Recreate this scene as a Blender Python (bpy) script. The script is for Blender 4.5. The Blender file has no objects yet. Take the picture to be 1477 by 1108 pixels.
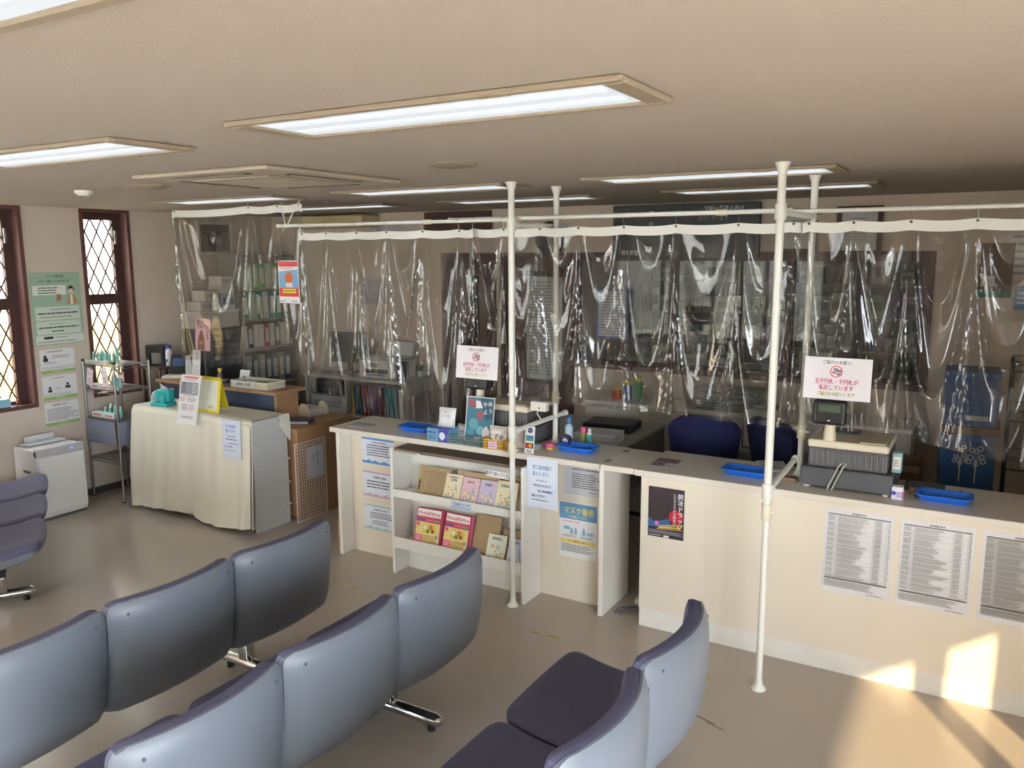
import bpy, bmesh, math, random
from mathutils import Vector, Matrix
PI = math.pi
random.seed(7)
scene = bpy.context.scene
COL = scene.collection
R = math.radians

# ------------------------------------------------------------------ camera
yaw, pitch, roll = R(30.68), R(9.126), R(-0.228)
fw = Vector((-math.sin(yaw)*math.cos(pitch), math.cos(yaw)*math.cos(pitch), -math.sin(pitch)))
rt = Vector((math.cos(yaw), math.sin(yaw), 0)); up = rt.cross(fw)
r2 = math.cos(roll)*rt + math.sin(roll)*up; u2 = -math.sin(roll)*rt + math.cos(roll)*up
cam = bpy.data.cameras.new('camera'); camo = bpy.data.objects.new('camera', cam); COL.objects.link(camo)
m = Matrix.Identity(4)
for i in range(3):
    m[i][0] = r2[i]; m[i][1] = u2[i]; m[i][2] = -fw[i]
m.translation = (0, 0, 2.11)
camo.matrix_world = m
cam.sensor_width = 36; cam.lens = 1178.9/1477*36; cam.clip_start = 0.05
scene.camera = camo

# ------------------------------------------------------------------ world, sun, exposure
scene.view_settings.view_transform = 'Standard'
scene.view_settings.look = 'None'
scene.view_settings.exposure = 0.75
scene.view_settings.gamma = 1.0
scene.view_settings.use_curve_mapping = False
w = bpy.data.worlds.new('sky'); scene.world = w; w.use_nodes = True
nt = w.node_tree; bg = nt.nodes['Background']
bg.inputs['Color'].default_value = (0.86, 0.91, 1.0, 1); bg.inputs['Strength'].default_value = 16.0
sun = bpy.data.lights.new('sun', 'SUN'); suno = bpy.data.objects.new('sun', sun); COL.objects.link(suno)
sun.energy = 7.0; sun.color = (1.0, 0.74, 0.42); sun.angle = R(0.6)
el = R(20)
sd = Vector((-0.53*math.cos(el), 0.848*math.cos(el), -math.sin(el)))       # direction the light travels
suno.rotation_euler = sd.to_track_quat('-Z', 'Y').to_euler(); suno.location = (5, -6, 5)
LAMP = 0.36                                                                  # strength of the ceiling fittings
for nm, loc, rot, sx, sy in (('window_light_right', (1.93, -.22, 1.2), (0, R(90), 0), 2.3, 3.4), ('window_light_front', (-4.55, -2.13, 1.35), (R(90), 0, 0), 3.9, 1.7)):
    a = bpy.data.lights.new(nm, 'AREA'); a.shape = 'RECTANGLE'; a.size = sx; a.size_y = sy
    a.cycles.is_portal = True
    ao = bpy.data.objects.new(nm, a); COL.objects.link(ao); ao.location = loc; ao.rotation_euler = rot
scene.cycles.transparent_max_bounces = 24
scene.cycles.max_bounces = 10; scene.cycles.diffuse_bounces = 5
scene.cycles.caustics_reflective = False; scene.cycles.caustics_refractive = False

# ------------------------------------------------------------------ helpers
def lin(c):
    return tuple(((v/255)/12.92 if v/255 <= 0.04045 else ((v/255+0.055)/1.055)**2.4) for v in c)
MATS = {}
def mat(name, rgb=None, rough=0.5, metal=0.0, noise=0.0, nscale=6.0, bump=0.0, bscale=200.0, spec=0.5, emit=0.0, coat=0.0):
    if name in MATS: return MATS[name]
    mt = bpy.data.materials.new(name); mt.use_nodes = True; MATS[name] = mt
    n = mt.node_tree; b = n.nodes['Principled BSDF']
    c = lin(rgb)
    b.inputs['Base Color'].default_value = (*c, 1); b.inputs['Roughness'].default_value = rough
    b.inputs['Metallic'].default_value = metal; b.inputs['Specular IOR Level'].default_value = spec
    if coat: b.inputs['Coat Weight'].default_value = coat
    tc = n.nodes.new('ShaderNodeTexCoord')
    if noise:
        ns = n.nodes.new('ShaderNodeTexNoise'); ns.inputs['Scale'].default_value = nscale; ns.inputs['Detail'].default_value = 5
        n.links.new(tc.outputs['Object'], ns.inputs['Vector'])
        mx = n.nodes.new('ShaderNodeMix'); mx.data_type = 'RGBA'
        mx.inputs['A'].default_value = (*[v*(1-noise) for v in c], 1); mx.inputs['B'].default_value = (*[min(1, v*(1+noise)) for v in c], 1)
        n.links.new(ns.outputs['Fac'], mx.inputs['Factor']); n.links.new(mx.outputs['Result'], b.inputs['Base Color'])
    if bump:
        n2 = n.nodes.new('ShaderNodeTexNoise'); n2.inputs['Scale'].default_value = bscale; n2.inputs['Detail'].default_value = 3
        n.links.new(tc.outputs['Object'], n2.inputs['Vector'])
        bp = n.nodes.new('ShaderNodeBump'); bp.inputs['Strength'].default_value = bump; bp.inputs['Distance'].default_value = 0.004
        n.links.new(n2.outputs['Fac'], bp.inputs['Height']); n.links.new(bp.outputs['Normal'], b.inputs['Normal'])
    if emit:
        b.inputs['Emission Color'].default_value = (*c, 1); b.inputs['Emission Strength'].default_value = emit
    return mt
def P(rgb, rough=0.55):                                                     # plain print / plastic colour
    return mat('colour_%d_%d_%d_%d' % (*rgb, int(rough*100)), rgb, rough)
def film(name, tint, rough, haze, k, ior=1.45):
    mt = bpy.data.materials.new(name); mt.use_nodes = True; MATS[name] = mt
    n = mt.node_tree; n.nodes.clear()
    out = n.nodes.new('ShaderNodeOutputMaterial'); tr = n.nodes.new('ShaderNodeBsdfTransparent'); gl = n.nodes.new('ShaderNodeBsdfGlossy')
    df = n.nodes.new('ShaderNodeBsdfDiffuse'); fr = n.nodes.new('ShaderNodeFresnel'); mu = n.nodes.new('ShaderNodeMath')
    m1 = n.nodes.new('ShaderNodeMixShader'); m2 = n.nodes.new('ShaderNodeMixShader')
    tr.inputs['Color'].default_value = (*tint, 1); gl.inputs['Roughness'].default_value = rough; gl.inputs['Color'].default_value = (0.95, 0.95, 0.95, 1)
    df.inputs['Color'].default_value = (0.8, 0.8, 0.78, 1); ge = n.nodes.new('ShaderNodeNewGeometry'); mr = n.nodes.new('ShaderNodeMapRange')   # the same mirror strength from both sides
    mr.inputs['To Min'].default_value = ior; mr.inputs['To Max'].default_value = 1/ior
    n.links.new(ge.outputs['Backfacing'], mr.inputs['Value']); n.links.new(mr.outputs['Result'], fr.inputs['IOR'])
    mu.operation = 'MULTIPLY'; mu.inputs[1].default_value = k; mu.use_clamp = True
    n.links.new(fr.outputs[0], mu.inputs[0]); n.links.new(mu.outputs[0], m2.inputs[0])
    m1.inputs[0].default_value = haze; n.links.new(tr.outputs[0], m1.inputs[1]); n.links.new(df.outputs[0], m1.inputs[2])
    n.links.new(m1.outputs[0], m2.inputs[1]); n.links.new(gl.outputs[0], m2.inputs[2]); n.links.new(m2.outputs[0], out.inputs[0])
    return mt

class MB:
    def __init__(s): s.v = []; s.f = []; s.mi = []
    def add(s, vs, fs, mi=0):
        o = len(s.v); s.v += [tuple(v) for v in vs]; s.f += [tuple(i+o for i in f) for f in fs]; s.mi += [mi]*len(fs); return s
    def box(s, x0, x1, y0, y1, z0, z1, mi=0):
        vs = [(x, y, z) for z in (z0, z1) for y in (y0, y1) for x in (x0, x1)]
        return s.add(vs, [(0,2,3,1), (4,5,7,6), (0,1,5,4), (2,6,7,3), (0,4,6,2), (1,3,7,5)], mi)
    def rbox(s, x0, x1, y0, y1, z0, z1, b=0.005, seg=2, mi=0):
        bm = bmesh.new(); bmesh.ops.create_cube(bm, size=1)
        for v in bm.verts:
            v.co = Vector((x0+(v.co.x+.5)*(x1-x0), y0+(v.co.y+.5)*(y1-y0), z0+(v.co.z+.5)*(z1-z0)))
        bmesh.ops.bevel(bm, geom=bm.edges[:], offset=b, segments=seg, affect='EDGES', profile=0.5, clamp_overlap=True)
        bm.verts.index_update()
        s.add([v.co[:] for v in bm.verts], [[v.index for v in f.verts] for f in bm.faces], mi); bm.free(); return s
    def cyl(s, p0, p1, r, n=12, r2=None, mi=0):
        p0 = Vector(p0); p1 = Vector(p1); r2 = r if r2 is None else r2; d = (p1-p0).normalized()
        a = d.orthogonal().normalized(); b = d.cross(a)
        vs = [p0+(a*math.cos(t)+b*math.sin(t))*r for t in [2*PI*i/n for i in range(n)]] + [p1+(a*math.cos(t)+b*math.sin(t))*r2 for t in [2*PI*i/n for i in range(n)]]
        fs = [(i, (i+1) % n, n+(i+1) % n, n+i) for i in range(n)] + [tuple(range(n-1, -1, -1)), tuple(range(n, 2*n))]
        return s.add(vs, fs, mi)
    def tube(s, pts, r, n=8, mi=0):
        pts = [Vector(p) for p in pts]; rings = []; a = None
        for i, p in enumerate(pts):
            d = (pts[min(i+1, len(pts)-1)]-pts[max(i-1, 0)]).normalized()
            a = d.orthogonal().normalized() if a is None else (a-d*a.dot(d)).normalized()
            b = d.cross(a); rings.append([p+(a*math.cos(2*PI*k/n)+b*math.sin(2*PI*k/n))*r for k in range(n)])
        vs = [v for rg in rings for v in rg]; fs = []
        for i in range(len(pts)-1):
            fs += [(i*n+k, i*n+(k+1) % n, (i+1)*n+(k+1) % n, (i+1)*n+k) for k in range(n)]
        fs += [tuple(range(n-1, -1, -1)), tuple((len(pts)-1)*n+k for k in range(n))]
        return s.add(vs, fs, mi)
    def lathe(s, prof, n=16, c=(0, 0, 0), mi=0):
        vs = [(c[0]+r*math.cos(2*PI*k/n), c[1]+r*math.sin(2*PI*k/n), c[2]+z) for r, z in prof for k in range(n)]; fs = []
        for i in range(len(prof)-1):
            fs += [(i*n+k, i*n+(k+1) % n, (i+1)*n+(k+1) % n, (i+1)*n+k) for k in range(n)]
        fs += [tuple(range(n-1, -1, -1)), tuple((len(prof)-1)*n+k for k in range(n))]
        return s.add(vs, fs, mi)
    def prism(s, poly, y0, y1, mi=0):                                       # polygon in x,z pushed along y
        n = len(poly); vs = [(x, y0, z) for x, z in poly]+[(x, y1, z) for x, z in poly]
        fs = [tuple(range(n)), tuple(range(2*n-1, n-1, -1))]+[(i, n+i, n+(i+1) % n, (i+1) % n) for i in range(n)]
        return s.add(vs, fs, mi)
    def grid(s, fn, nu, nv, mi=0, flip=False):
        vs = [fn(i/nu, j/nv) for j in range(nv+1) for i in range(nu+1)]
        fs = [(j*(nu+1)+i, j*(nu+1)+i+1, (j+1)*(nu+1)+i+1, (j+1)*(nu+1)+i) for j in range(nv) for i in range(nu)]
        if flip: fs = [f[::-1] for f in fs]
        return s.add(vs, fs, mi)
    def xf(s, M, start=0):
        s.v[start:] = [tuple(M @ Vector(v)) for v in s.v[start:]]; return s
    def mesh(s, name, mats, smooth=False):
        me = bpy.data.meshes.new(name); me.from_pydata(s.v, [], s.f)
        for mt in (mats if isinstance(mats, (list, tuple)) else [mats]): me.materials.append(mt)
        if any(s.mi): me.polygons.foreach_set('material_index', s.mi)
        if smooth:
            me.polygons.foreach_set('use_smooth', [True]*len(s.f)); me.set_sharp_from_angle(angle=R(38))
        me.update(); return me
    def build(s, name, mats, parent=None, smooth=False, loc=None, rot=None):
        o = bpy.data.objects.new(name, s.mesh(name, mats, smooth)); COL.objects.link(o)
        if parent is not None: o.parent = parent
        if loc is not None: o.location = loc
        if rot is not None: o.rotation_euler = rot
        return o
def box(*a): return MB().box(*a)
def rbox(*a, **k): return MB().rbox(*a, **k)
def cyl(*a, **k): return MB().cyl(*a, **k)
def link(name, me, parent=None, loc=None, rot=None):
    o = bpy.data.objects.new(name, me); COL.objects.link(o)
    if parent is not None: o.parent = parent
    if loc is not None: o.location = loc
    if rot is not None: o.rotation_euler = rot
    return o
def tag(o, label, cat, group=None):
    o['label'] = label; o['category'] = cat
    if group: o['group'] = group
    return o
def thing(name, label, cat, loc=(0, 0, 0), rz=0, group=None, rx=0, ry=0):
    o = bpy.data.objects.new(name, None); o.empty_display_size = 0.05; COL.objects.link(o); o.location = loc; o.rotation_euler = (rx, ry, rz)
    return tag(o, label, cat, group)
def struct(name, mb, mt, parent=None, smooth=False):
    o = mb.build(name, mt, parent, smooth)
    if parent is None: o['kind'] = 'structure'
    return o
def copy_tree(o, parent=None):
    c = o.copy(); COL.objects.link(c); c.parent = parent
    for ch in list(o.children): copy_tree(ch, c)
    return c
TXT = {}
def text2d(body, size, bold=0.012):                                                     # lettering as flat outline faces
    if body not in TXT:
        cu = bpy.data.curves.new('lettering', 'FONT'); cu.body = body; cu.size = 1; cu.align_x = 'CENTER'; cu.align_y = 'CENTER'; cu.resolution_u = 1; cu.offset = bold
        ob = bpy.data.objects.new('lettering', cu); me = bpy.data.meshes.new_from_object(ob)
        TXT[body] = ([v.co[:2] for v in me.vertices], [tuple(p.vertices) for p in me.polygons])
        bpy.data.meshes.remove(me); bpy.data.objects.remove(ob); bpy.data.curves.remove(cu)
    vs, fs = TXT[body]
    return [(x*size, y*size) for x, y in vs], fs
def draw(mb, els, w, h, mats, y=-0.001, surf=None, seed=0):
    """print on a sheet: els in fractions of the sheet, origin top-left; sheet spans x -w/2..w/2, z 0..h, facing -y"""
    rng = random.Random(seed); lay = 0
    def idx(c):
        mt = P(c)
        if mt not in mats: mats.append(mt)
        return mats.index(mt)
    def put(pts, fs, c):
        yy = y-0.00025*lay
        q = [(px, yy, pz) for px, pz in pts]
        if surf: q = [surf(*p) for p in q]
        mb.add(q, fs, idx(c))
    X = lambda u: (u-.5)*w
    Z = lambda v: (1-v)*h
    for e in els:
        k = e[0]; lay += 1
        if k == 'r':
            _, a, b, c, d, col = e; put([(X(a), Z(d)), (X(c), Z(d)), (X(c), Z(b)), (X(a), Z(b))], [(0, 1, 2, 3)], col)
        elif k == 't':
            _, s, a, b, sz, col = e[:6]; sx = e[6] if len(e) > 6 else 1
            vs, fs = text2d(s, sz*h); put([(X(a)+x*sx, Z(b)+z) for x, z in vs], fs, col)
        elif k == 'v':
            _, s, a, b, sz, col = e[:6]
            for i, ch in enumerate(s):
                vs, fs = text2d(ch, sz*h); put([(X(a)+x, Z(b)-i*sz*h*1.02+z) for x, z in vs], fs, col)
        elif k == 'l':
            _, a, b, c, d, n, col = e[:7]; full = e[7] if len(e) > 7 else 0.75
            for i in range(n):
                z = Z(b+(d-b)*(i+.5)/n); t = (d-b)*h/n*0.36; x = X(a); xe = X(a+(c-a)*(full+(1-full)*rng.random()))
                while x < xe:
                    l = min((0.5+rng.random()*2.2)*t*2.4, xe-x)
                    put([(x, z-t/2), (x+l, z-t/2), (x+l, z+t/2), (x, z+t/2)], [(0, 1, 2, 3)], col); x += l+t*0.55
        elif k == 'c':
            _, a, b, r, col = e; n = 20
            put([(X(a)+r*h*math.cos(2*PI*i/n), Z(b)+r*h*math.sin(2*PI*i/n)) for i in range(n)], [tuple(range(n))], col)
        elif k == 'o':
            _, a, b, r, th, col = e; n = 24
            put([(X(a)+q*h*math.cos(2*PI*i/n), Z(b)+q*h*math.sin(2*PI*i/n)) for q in (r-th, r) for i in range(n)], [(i, (i+1) % n, n+(i+1) % n, n+i) for i in range(n)], col)
        elif k == 'p':
            _, pts, col = e; put([(X(a), Z(b)) for a, b in pts], [tuple(range(len(pts)-1, -1, -1))], col)
        elif k == 'f':                                                      # frame line
            _, a, b, c, d, t, col = e
            for q in ((a, b, c, b+t), (a, d-t, c, d), (a, b, a+t*h/w, d), (c-t*h/w, b, c, d)):
                put([(X(q[0]), Z(q[3])), (X(q[2]), Z(q[3])), (X(q[2]), Z(q[1])), (X(q[0]), Z(q[1]))], [(0, 1, 2, 3)], col)
WHITE = (236, 236, 234)
def poster(name, label, cat, w, h, loc, els, bg=WHITE, rz=0, rx=0, ry=0, group=None, th=0.0015, extra=None, rough=0.4):
    t = thing(name, label, cat, loc, rz, group, rx, ry)
    rbox(-w/2, w/2, -th, 0, 0, h, b=th*.3, seg=1).build('sheet', P(bg, rough), t)
    if els:
        mb = MB(); mats = []; draw(mb, els, w, h, mats, -th-0.0004, seed=len(label))
        o = mb.build('print', mats, t); o['kind'] = 'stuff'
    return t
# ------------------------------------------------------------------ materials
M_wall = mat('wallpaper', (206, 193, 179), 0.85, noise=0.03, nscale=3, bump=0.25, bscale=350)
M_ceil = mat('ceiling_plaster', (178, 168, 156), 0.9, noise=0.04, nscale=60, bump=0.6, bscale=160)
M_floor = mat('vinyl_floor', (182, 172, 161), 0.20, noise=0.06, nscale=2.2, bump=0.03, bscale=40, spec=0.45)
M_brown = mat('dark_brown_wood', (74, 50, 46), 0.45, noise=0.12, nscale=9)
M_redbrown = mat('red_brown_wood', (98, 66, 60), 0.4, noise=0.1, nscale=8)
M_base = mat('dark_baseboard', (70, 64, 58), 0.5)
M_white = mat('white_melamine', (232, 229, 220), 0.35, noise=0.02, nscale=4)
M_cream = mat('cream_panel', (226, 217, 200), 0.45, noise=0.03, nscale=3)
M_top = mat('counter_top_laminate', (222, 215, 203), 0.32, noise=0.03, nscale=5)
M_scuff = mat('scuffed_white_skirting', (226, 224, 216), 0.5, noise=0.10, nscale=14)
M_pole = mat('white_pole_enamel', (226, 226, 218), 0.28, coat=0.3)
M_chrome = mat('chrome', (205, 205, 205), 0.12, metal=1.0)
M_steel = mat('steel_wire', (150, 150, 148), 0.3, metal=0.9)
M_glass = film('window_glass', (0.96, 0.97, 0.96), 0.02, 0.0, 0.6)
M_film = film('clear_vinyl', (0.70, 0.69, 0.66), 0.045, 0.010, 1.5)
M_black = mat('black_plastic', (26, 27, 28), 0.4)
M_grey = mat('grey_plastic', (92, 94, 98), 0.5)
M_ivory = mat('ivory_plastic', (224, 216, 192), 0.45)
M_lead = mat('lattice_wire', (88, 68, 60), 0.6)

# ------------------------------------------------------------------ shell of the room
def holed(axis, a, b, u0, u1, z0, z1, holes):
    """a wall slab a..b thick on axis, from u0 to u1, with rectangular openings (u0,u1,z0,z1)"""
    us = sorted({min(max(q, u0), u1) for q in [u0, u1]+[h[0] for h in holes]+[h[1] for h in holes]}); zs = sorted({min(max(q, z0), z1) for q in [z0, z1]+[h[2] for h in holes]+[h[3] for h in holes]})
    mb = MB()
    for i in range(len(us)-1):
        for j in range(len(zs)-1):
            cu, cz = (us[i]+us[i+1])/2, (zs[j]+zs[j+1])/2
            if any(h[0] < cu < h[1] and h[2] < cz < h[3] for h in holes): continue
            if axis == 'x': mb.box(a, b, us[i], us[i+1], zs[j], zs[j+1])
            else: mb.box(us[i], us[i+1], a, b, zs[j], zs[j+1])
    return mb
XL, XR, YF, YB, ZC = -6.8, 1.8, -2.0, 6.4, 2.5
struct('ground', box(-30, 30, -30, 30, -0.3, -0.12), mat('pale_concrete', (190, 184, 172), 0.9, noise=0.1, nscale=1))
struct('floor', box(XL-.15, XR+.15, YF-.15, 8.3, -0.12, 0), M_floor)
struct('ceiling', box(XL-.15, XR+.15, YF-.15, 8.3, ZC, ZC+.12), M_ceil)
W1 = (3.28, 3.72, 0.88, 2.485); W2 = (4.25, 4.68, 0.88, 2.485)
struct('wall_left', holed('x', XL-.15, XL, YF-.15, 8.3, 0, ZC, [W1, W2]), M_wall)
GX0, GX1, GZ0, GZ1 = -3.16, -0.44, 1.18, 2.06
struct('wall_back', holed('y', YB, YB+.1, XL, XR, 0, ZC, [(GX0, GX1, GZ0, GZ1), (-3.86, -3.2, 0, 2.06), (-4.50, -4.02, 0, 2.06)]), M_wall)
struct('wall_right', holed('x', XR, XR+.15, YF-.15, 8.3, 0, ZC, [(-1.9, 1.45, 0.06, 2.3)]), M_wall)
struct('wall_front', holed('y', YF-.15, YF, XL, XR, 0, ZC, [(-6.5, -2.6, .5, 2.2)]), M_wall)
struct('added_sun_block', box(-14, 8.2, -14.5, -14, -.12, 7.6), mat('white_render', (186, 184, 179), .9, noise=.05, nscale=.6))  # unseen block, added to keep sun out of the front window
struct('wall_dispensary', box(XL, XR, 8.2, 8.3, 0, ZC), M_wall)
struct('added_sun_eave', box(XR+.15, XR+1.42, -4, 4.5, 2.5, 2.6), M_wall)  # unseen eave, added to cut off the sun higher up the right window
struct('neighbour_house', box(-12.2, -11.8, -4, 16, -.12, 6.0), mat('pale_siding', (158, 155, 146), .9, noise=.05, nscale=2))
struct('garden_wall', box(-9.2, -9, -2, 12, -.12, 1.35), mat('ochre_render', (176, 150, 96), 0.9, noise=0.08, nscale=2))
struct('baseboard_left', box(XL, XL+.012, YF, YB, 0, 0.06), M_base)
struct('baseboard_back', box(XL+.012, -4.6, YB-.012, YB, 0, 0.06), M_base)

# right shop window (behind the camera)
wr = struct('window_3', holed('x', XR+.04, XR+.1, -1.9, 1.45, 0.06, 2.3, [(-1.85, -0.62, .11, 2.25), (-.52, .86, .11, 2.25), (1.0, 1.41, .11, 2.25)]), M_brown)
for a, b in ((-1.85, -.62), (-.52, .86), (1.0, 1.41)): box(XR+.068, XR+.072, a, b, .11, 2.25).build('pane', M_glass, wr)

fx = [-6.5, -5.525, -4.55, -3.575, -2.6]
wf = struct('window_4', holed('y', YF-.1, YF-.04, -6.5, -2.6, .5, 2.2, [(fx[i]+.03, fx[i+1]-.03, .55, 2.15) for i in range(4)]), M_brown)  # unseen front window, added to bring daylight onto the left side
for i in range(4): box(fx[i]+.04, fx[i+1]-.04, YF-.072, YF-.068, .55, 2.15).build('pane', M_glass, wf)

# lattice windows of the left wall
def lattice_window(n, H):
    y0, y1, z0, z1 = H
    t = .032
    o = struct('window_%d' % n, holed('x', XL-.15, XL+.012, y0-.02, y1+.02, z0-.02, z1+.012, [(y0+.012, y1-.012, z0+.012, z1-.012)]), M_redbrown)
    a, b, zm = y0+.012, y1-.012, 1.715
    holed('x', XL-.13, XL-.09, a, b, z0+.012, z1-.012, [(a+.035, b-.075, z0+.04, zm-.045), (a+.035, b-.075, zm+.045, z1-.075)]).build('sash', M_brown, o)
    for za, zb in ((z0+.04, zm-.045), (zm+.045, z1-.075)):
        box(XL-.112, XL-.108, a+.035, b-.075, za, zb).build('pane', M_glass, o)
        mb = MB(); W = b-a-.11; y_a = a+.035; st = .118; k = 2.1                # crossing diagonal wires
        i = -10
        while i < 24:
            for sgn in (1, -1):
                zc = za+i*st*k/1.05; p = []
                for yy in (0, W):
                    p.append((yy, zc+sgn*(yy-(0 if sgn > 0 else W))*k))
                (ya, z_a), (yb, z_b) = p
                lo, hi = za, zb
                if max(z_a, z_b) <= lo or min(z_a, z_b) >= hi: continue
                def clip(q, r_, zl):
                    f = (zl-q[1])/(r_[1]-q[1]); return (q[0]+(r_[0]-q[0])*f, zl)
                A, B = p
                if A[1] > B[1]: A, B = B, A
                if A[1] < lo: A = clip(A, B, lo)
                if B[1] > hi: B = clip(A, B, hi)
                mb.cyl((XL-.1, y_a+A[0], A[1]), (XL-.1, y_a+B[0], B[1]), .0068, 6)
            i += 1
        l = mb.build('lattice', M_lead, o); l['kind'] = 'stuff'
    rbox(XL-.088, XL-.07, b-.07, b-.05, 2.20, 2.32, b=.003).build('latch', M_steel, o)
    return o
lattice_window(1, W1); lattice_window(2, W2)

# back: two dark doors, the dispensing room window, its sill
d1 = struct('door_1', holed('y', YB+.02, YB+.06, -4.49, -4.03, 0.01, 2.05, [(-4.30, -4.16, 1.1, 1.9)]), M_brown)
box(-4.30, -4.16, YB+.035, YB+.045, 1.1, 1.9).build('pane', mat('smoked_pane', (38, 34, 34), 0.2), d1)
holed('y', YB-.02, YB+.08, -4.56, -3.96, 0, 2.11, [(-4.49, -4.03, -1, 2.05)]).build('door_frame', M_brown, d1)
cyl((-4.08, YB+.02, 1.0), (-4.08, YB-.04, 1.0), .018, 12).build('door_knob', M_chrome, d1)
d2 = struct('door_2', holed('y', YB+.02, YB+.06, -3.85, -3.21, 0.01, 2.05, [(-3.66, -3.31, .95, 1.95)]), M_brown)
box(-3.66, -3.31, YB+.035, YB+.045, .95, 1.95).build('pane', M_glass, d2)
holed('y', YB-.02, YB+.08, -3.90, -3.16, 0, 2.11, [(-3.85, -3.21, -1, 2.05)]).build('door_frame', M_brown, d2)
cyl((-3.78, YB+.02, 1.0), (-3.78, YB-.04, 1.0), .018, 12).build('door_knob', M_chrome, d2)
xs = [GX0, -2.28, -1.36, GX1]
w5 = struct('window_5', holed('y', YB-.015, YB+.09, GX0-.03, GX1+.05, GZ0-.05, GZ1+.05, [(xs[i]+.025, xs[i+1]-.025, GZ0+.01, GZ1-.02) for i in range(3)]), M_brown)
for i in range(3): box(xs[i]+.025, xs[i+1]-.025, YB+.04, YB+.045, GZ0+.01, GZ1-.02).build('pane', M_glass, w5)
rbox(GX0-.03, GX1+.05, YB-.07, YB-.016, GZ0-.05, GZ0-.01, b=.006).build('window_sill', M_redbrown, w5)
mb = MB(); mats = []
draw(mb, [('t', '調', .09, .5, 1, (232, 232, 220)), ('t', '剤', .5, .5, 1, (232, 232, 220)), ('t', '室', .91, .5, 1, (232, 232, 220))], .46, .105, mats, 0)
mb.build('glass_lettering', mats, w5, loc=(-1.59, YB+.038, 1.665))
# dark lintel panel over door_1 and column beside it
struct('trim_1', box(-4.74, -4.0, YB-.03, YB, 2.29, 2.49), M_brown)

# ------------------------------------------------------------------ ceiling fittings
M_lampframe = mat('lamp_frame_enamel', (158, 144, 124), 0.5)
M_diff = mat('lit_diffuser', (232, 244, 255), 0.5, emit=LAMP)
M_tube = mat('lit_tube_glow', (240, 248, 255), 0.5, emit=LAMP*1.25)
for q in (M_diff, M_tube): q.node_tree.nodes['Principled BSDF'].inputs['Base Color'].default_value = (.35, .36, .37, 1)
def fixture(loc, label, L=1.28, W=.345, dim=None):
    t = thing('ceiling_light', label, 'ceiling light', (*loc, 2.5), group='recessed fluorescent ceiling lights')
    f = .032
    mb = MB()
    for x0, x1, y0, y1 in ((-L/2, L/2, -W/2, -W/2+f), (-L/2, L/2, W/2-f, W/2), (-L/2, -L/2+f+.03, -W/2+f, W/2-f), (L/2-f-.03, L/2, -W/2+f, W/2-f)):
        mb.rbox(x0, x1, y0, y1, -.016, -.0005, b=.004, seg=1)
    mb.build('frame', M_lampframe, t)
    a, b = L/2-f-.03, W/2-f
    box(-a, a, -b, b, -.008, -.0005).build('diffuser', M_diff, t)
    for yy in (-.06, .06): MB().rbox(-a+.03, a-.03, yy-.022, yy+.022, -.012, -.0085, b=.0015, seg=1).build('lamp_tube', M_tube, t)
    for xx in (-.3, .3):
        for yy in (-W/2+.016, W/2-.016): rbox(xx-.045, xx+.045, yy-.007, yy+.007, -.0185, -.0162, b=.001, seg=1).build('clip', M_lampframe, t)
    return t
fixture((-1.39, 1.91), 'largest whole recessed ceiling light, above the chair rows in the middle')
fixture((-3.23, 1.91), 'recessed ceiling light cut by the left edge, before the air conditioner')
fixture((-1.42, 0.66), 'greenish-white ceiling light at the top left corner, nearest of all')
for x, y, lb in ((-4.86, 4.15, 'far ceiling light above the leftmost hanging vinyl sheet'),
                 (-3.08, 4.17, 'far ceiling light between the air conditioner and the first pole'),
                 (-1.31, 4.17, 'far ceiling light running behind the top of the right pole, nearer of two'),
                 (-4.86, 5.30, 'thin far ceiling light near the back left wall'),
                 (-3.08, 5.32, 'thin far ceiling light passing behind the first two pole tops'),
                 (-1.27, 5.25, 'thin far ceiling light nearest the black number board')):
    fixture((x, y), lb)
t = fixture((-1.8, 7.2), 'added ceiling light brightening the dispensing room behind the glass')  # unseen fitting, added so the shelves behind the glass get light

ac = thing('air_conditioner', 'square beige cassette air conditioner set in the ceiling', 'air conditioner', (-3.28, 3.1, 2.5))
rbox(-.475, .475, -.475, .475, -.022, -.0005, b=.014, seg=2).build('panel', mat('ac_beige', (178, 167, 150), 0.55), ac)
g = rbox(-.27, .27, -.27, .27, -.030, -.0222, b=.006).build('intake_grille', mat('ac_beige_grille', (172, 161, 144), 0.55), ac)
for i in range(9): box(-.22, .22, -.2+i*.05-.004, -.2+i*.05+.004, -.0322, -.0302).build('slat', mat('ac_slat', (162, 151, 134), 0.6), g)
for k in range(4):
    a = k*PI/2; o = box(-.25, .25, -.40, -.352, -.0245, -.0222).build('air_slot', mat('slot_dark', (34, 30, 26), 0.7), ac, rot=(0, 0, a))
    y1 = -.382 if k < 2 else -.354                                             # two flaps open, two closed
    rbox(-.245, .245, -.398, y1, -.028, -.0247, b=.001, seg=1).build('flap', mat('ac_flap', (160, 149, 132), .5), o)
t = thing('ceiling_speaker', 'round beige ceiling speaker between the air conditioner and big light', 'speaker', (-2.14, 3.09, 2.5))
MB().lathe([(.10, -.0005), (.10, -.006), (.085, -.012), (0.001, -.014)], 28).build('grille', mat('speaker_beige', (150, 138, 118), 0.6), t, True)
MB().lathe([(.115, -.0004), (.115, -.004), (.10, -.007), (.099, -.0005)], 28).build('rim', M_lampframe, t, True)
t = thing('ceiling_vent', 'round beige ceiling grille left of the air conditioner', 'vent', (-4.27, 3.1, 2.5))
MB().lathe([(.10, -.0005), (.10, -.008), (.07, -.018), (0.001, -.02)], 28).build('grille', mat('speaker_beige', (150, 138, 118), 0.6), t, True)
MB().lathe([(.12, -.0004), (.12, -.004), (.10, -.006), (.099, -.0005)], 28).build('rim', M_lampframe, t, True)
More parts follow.
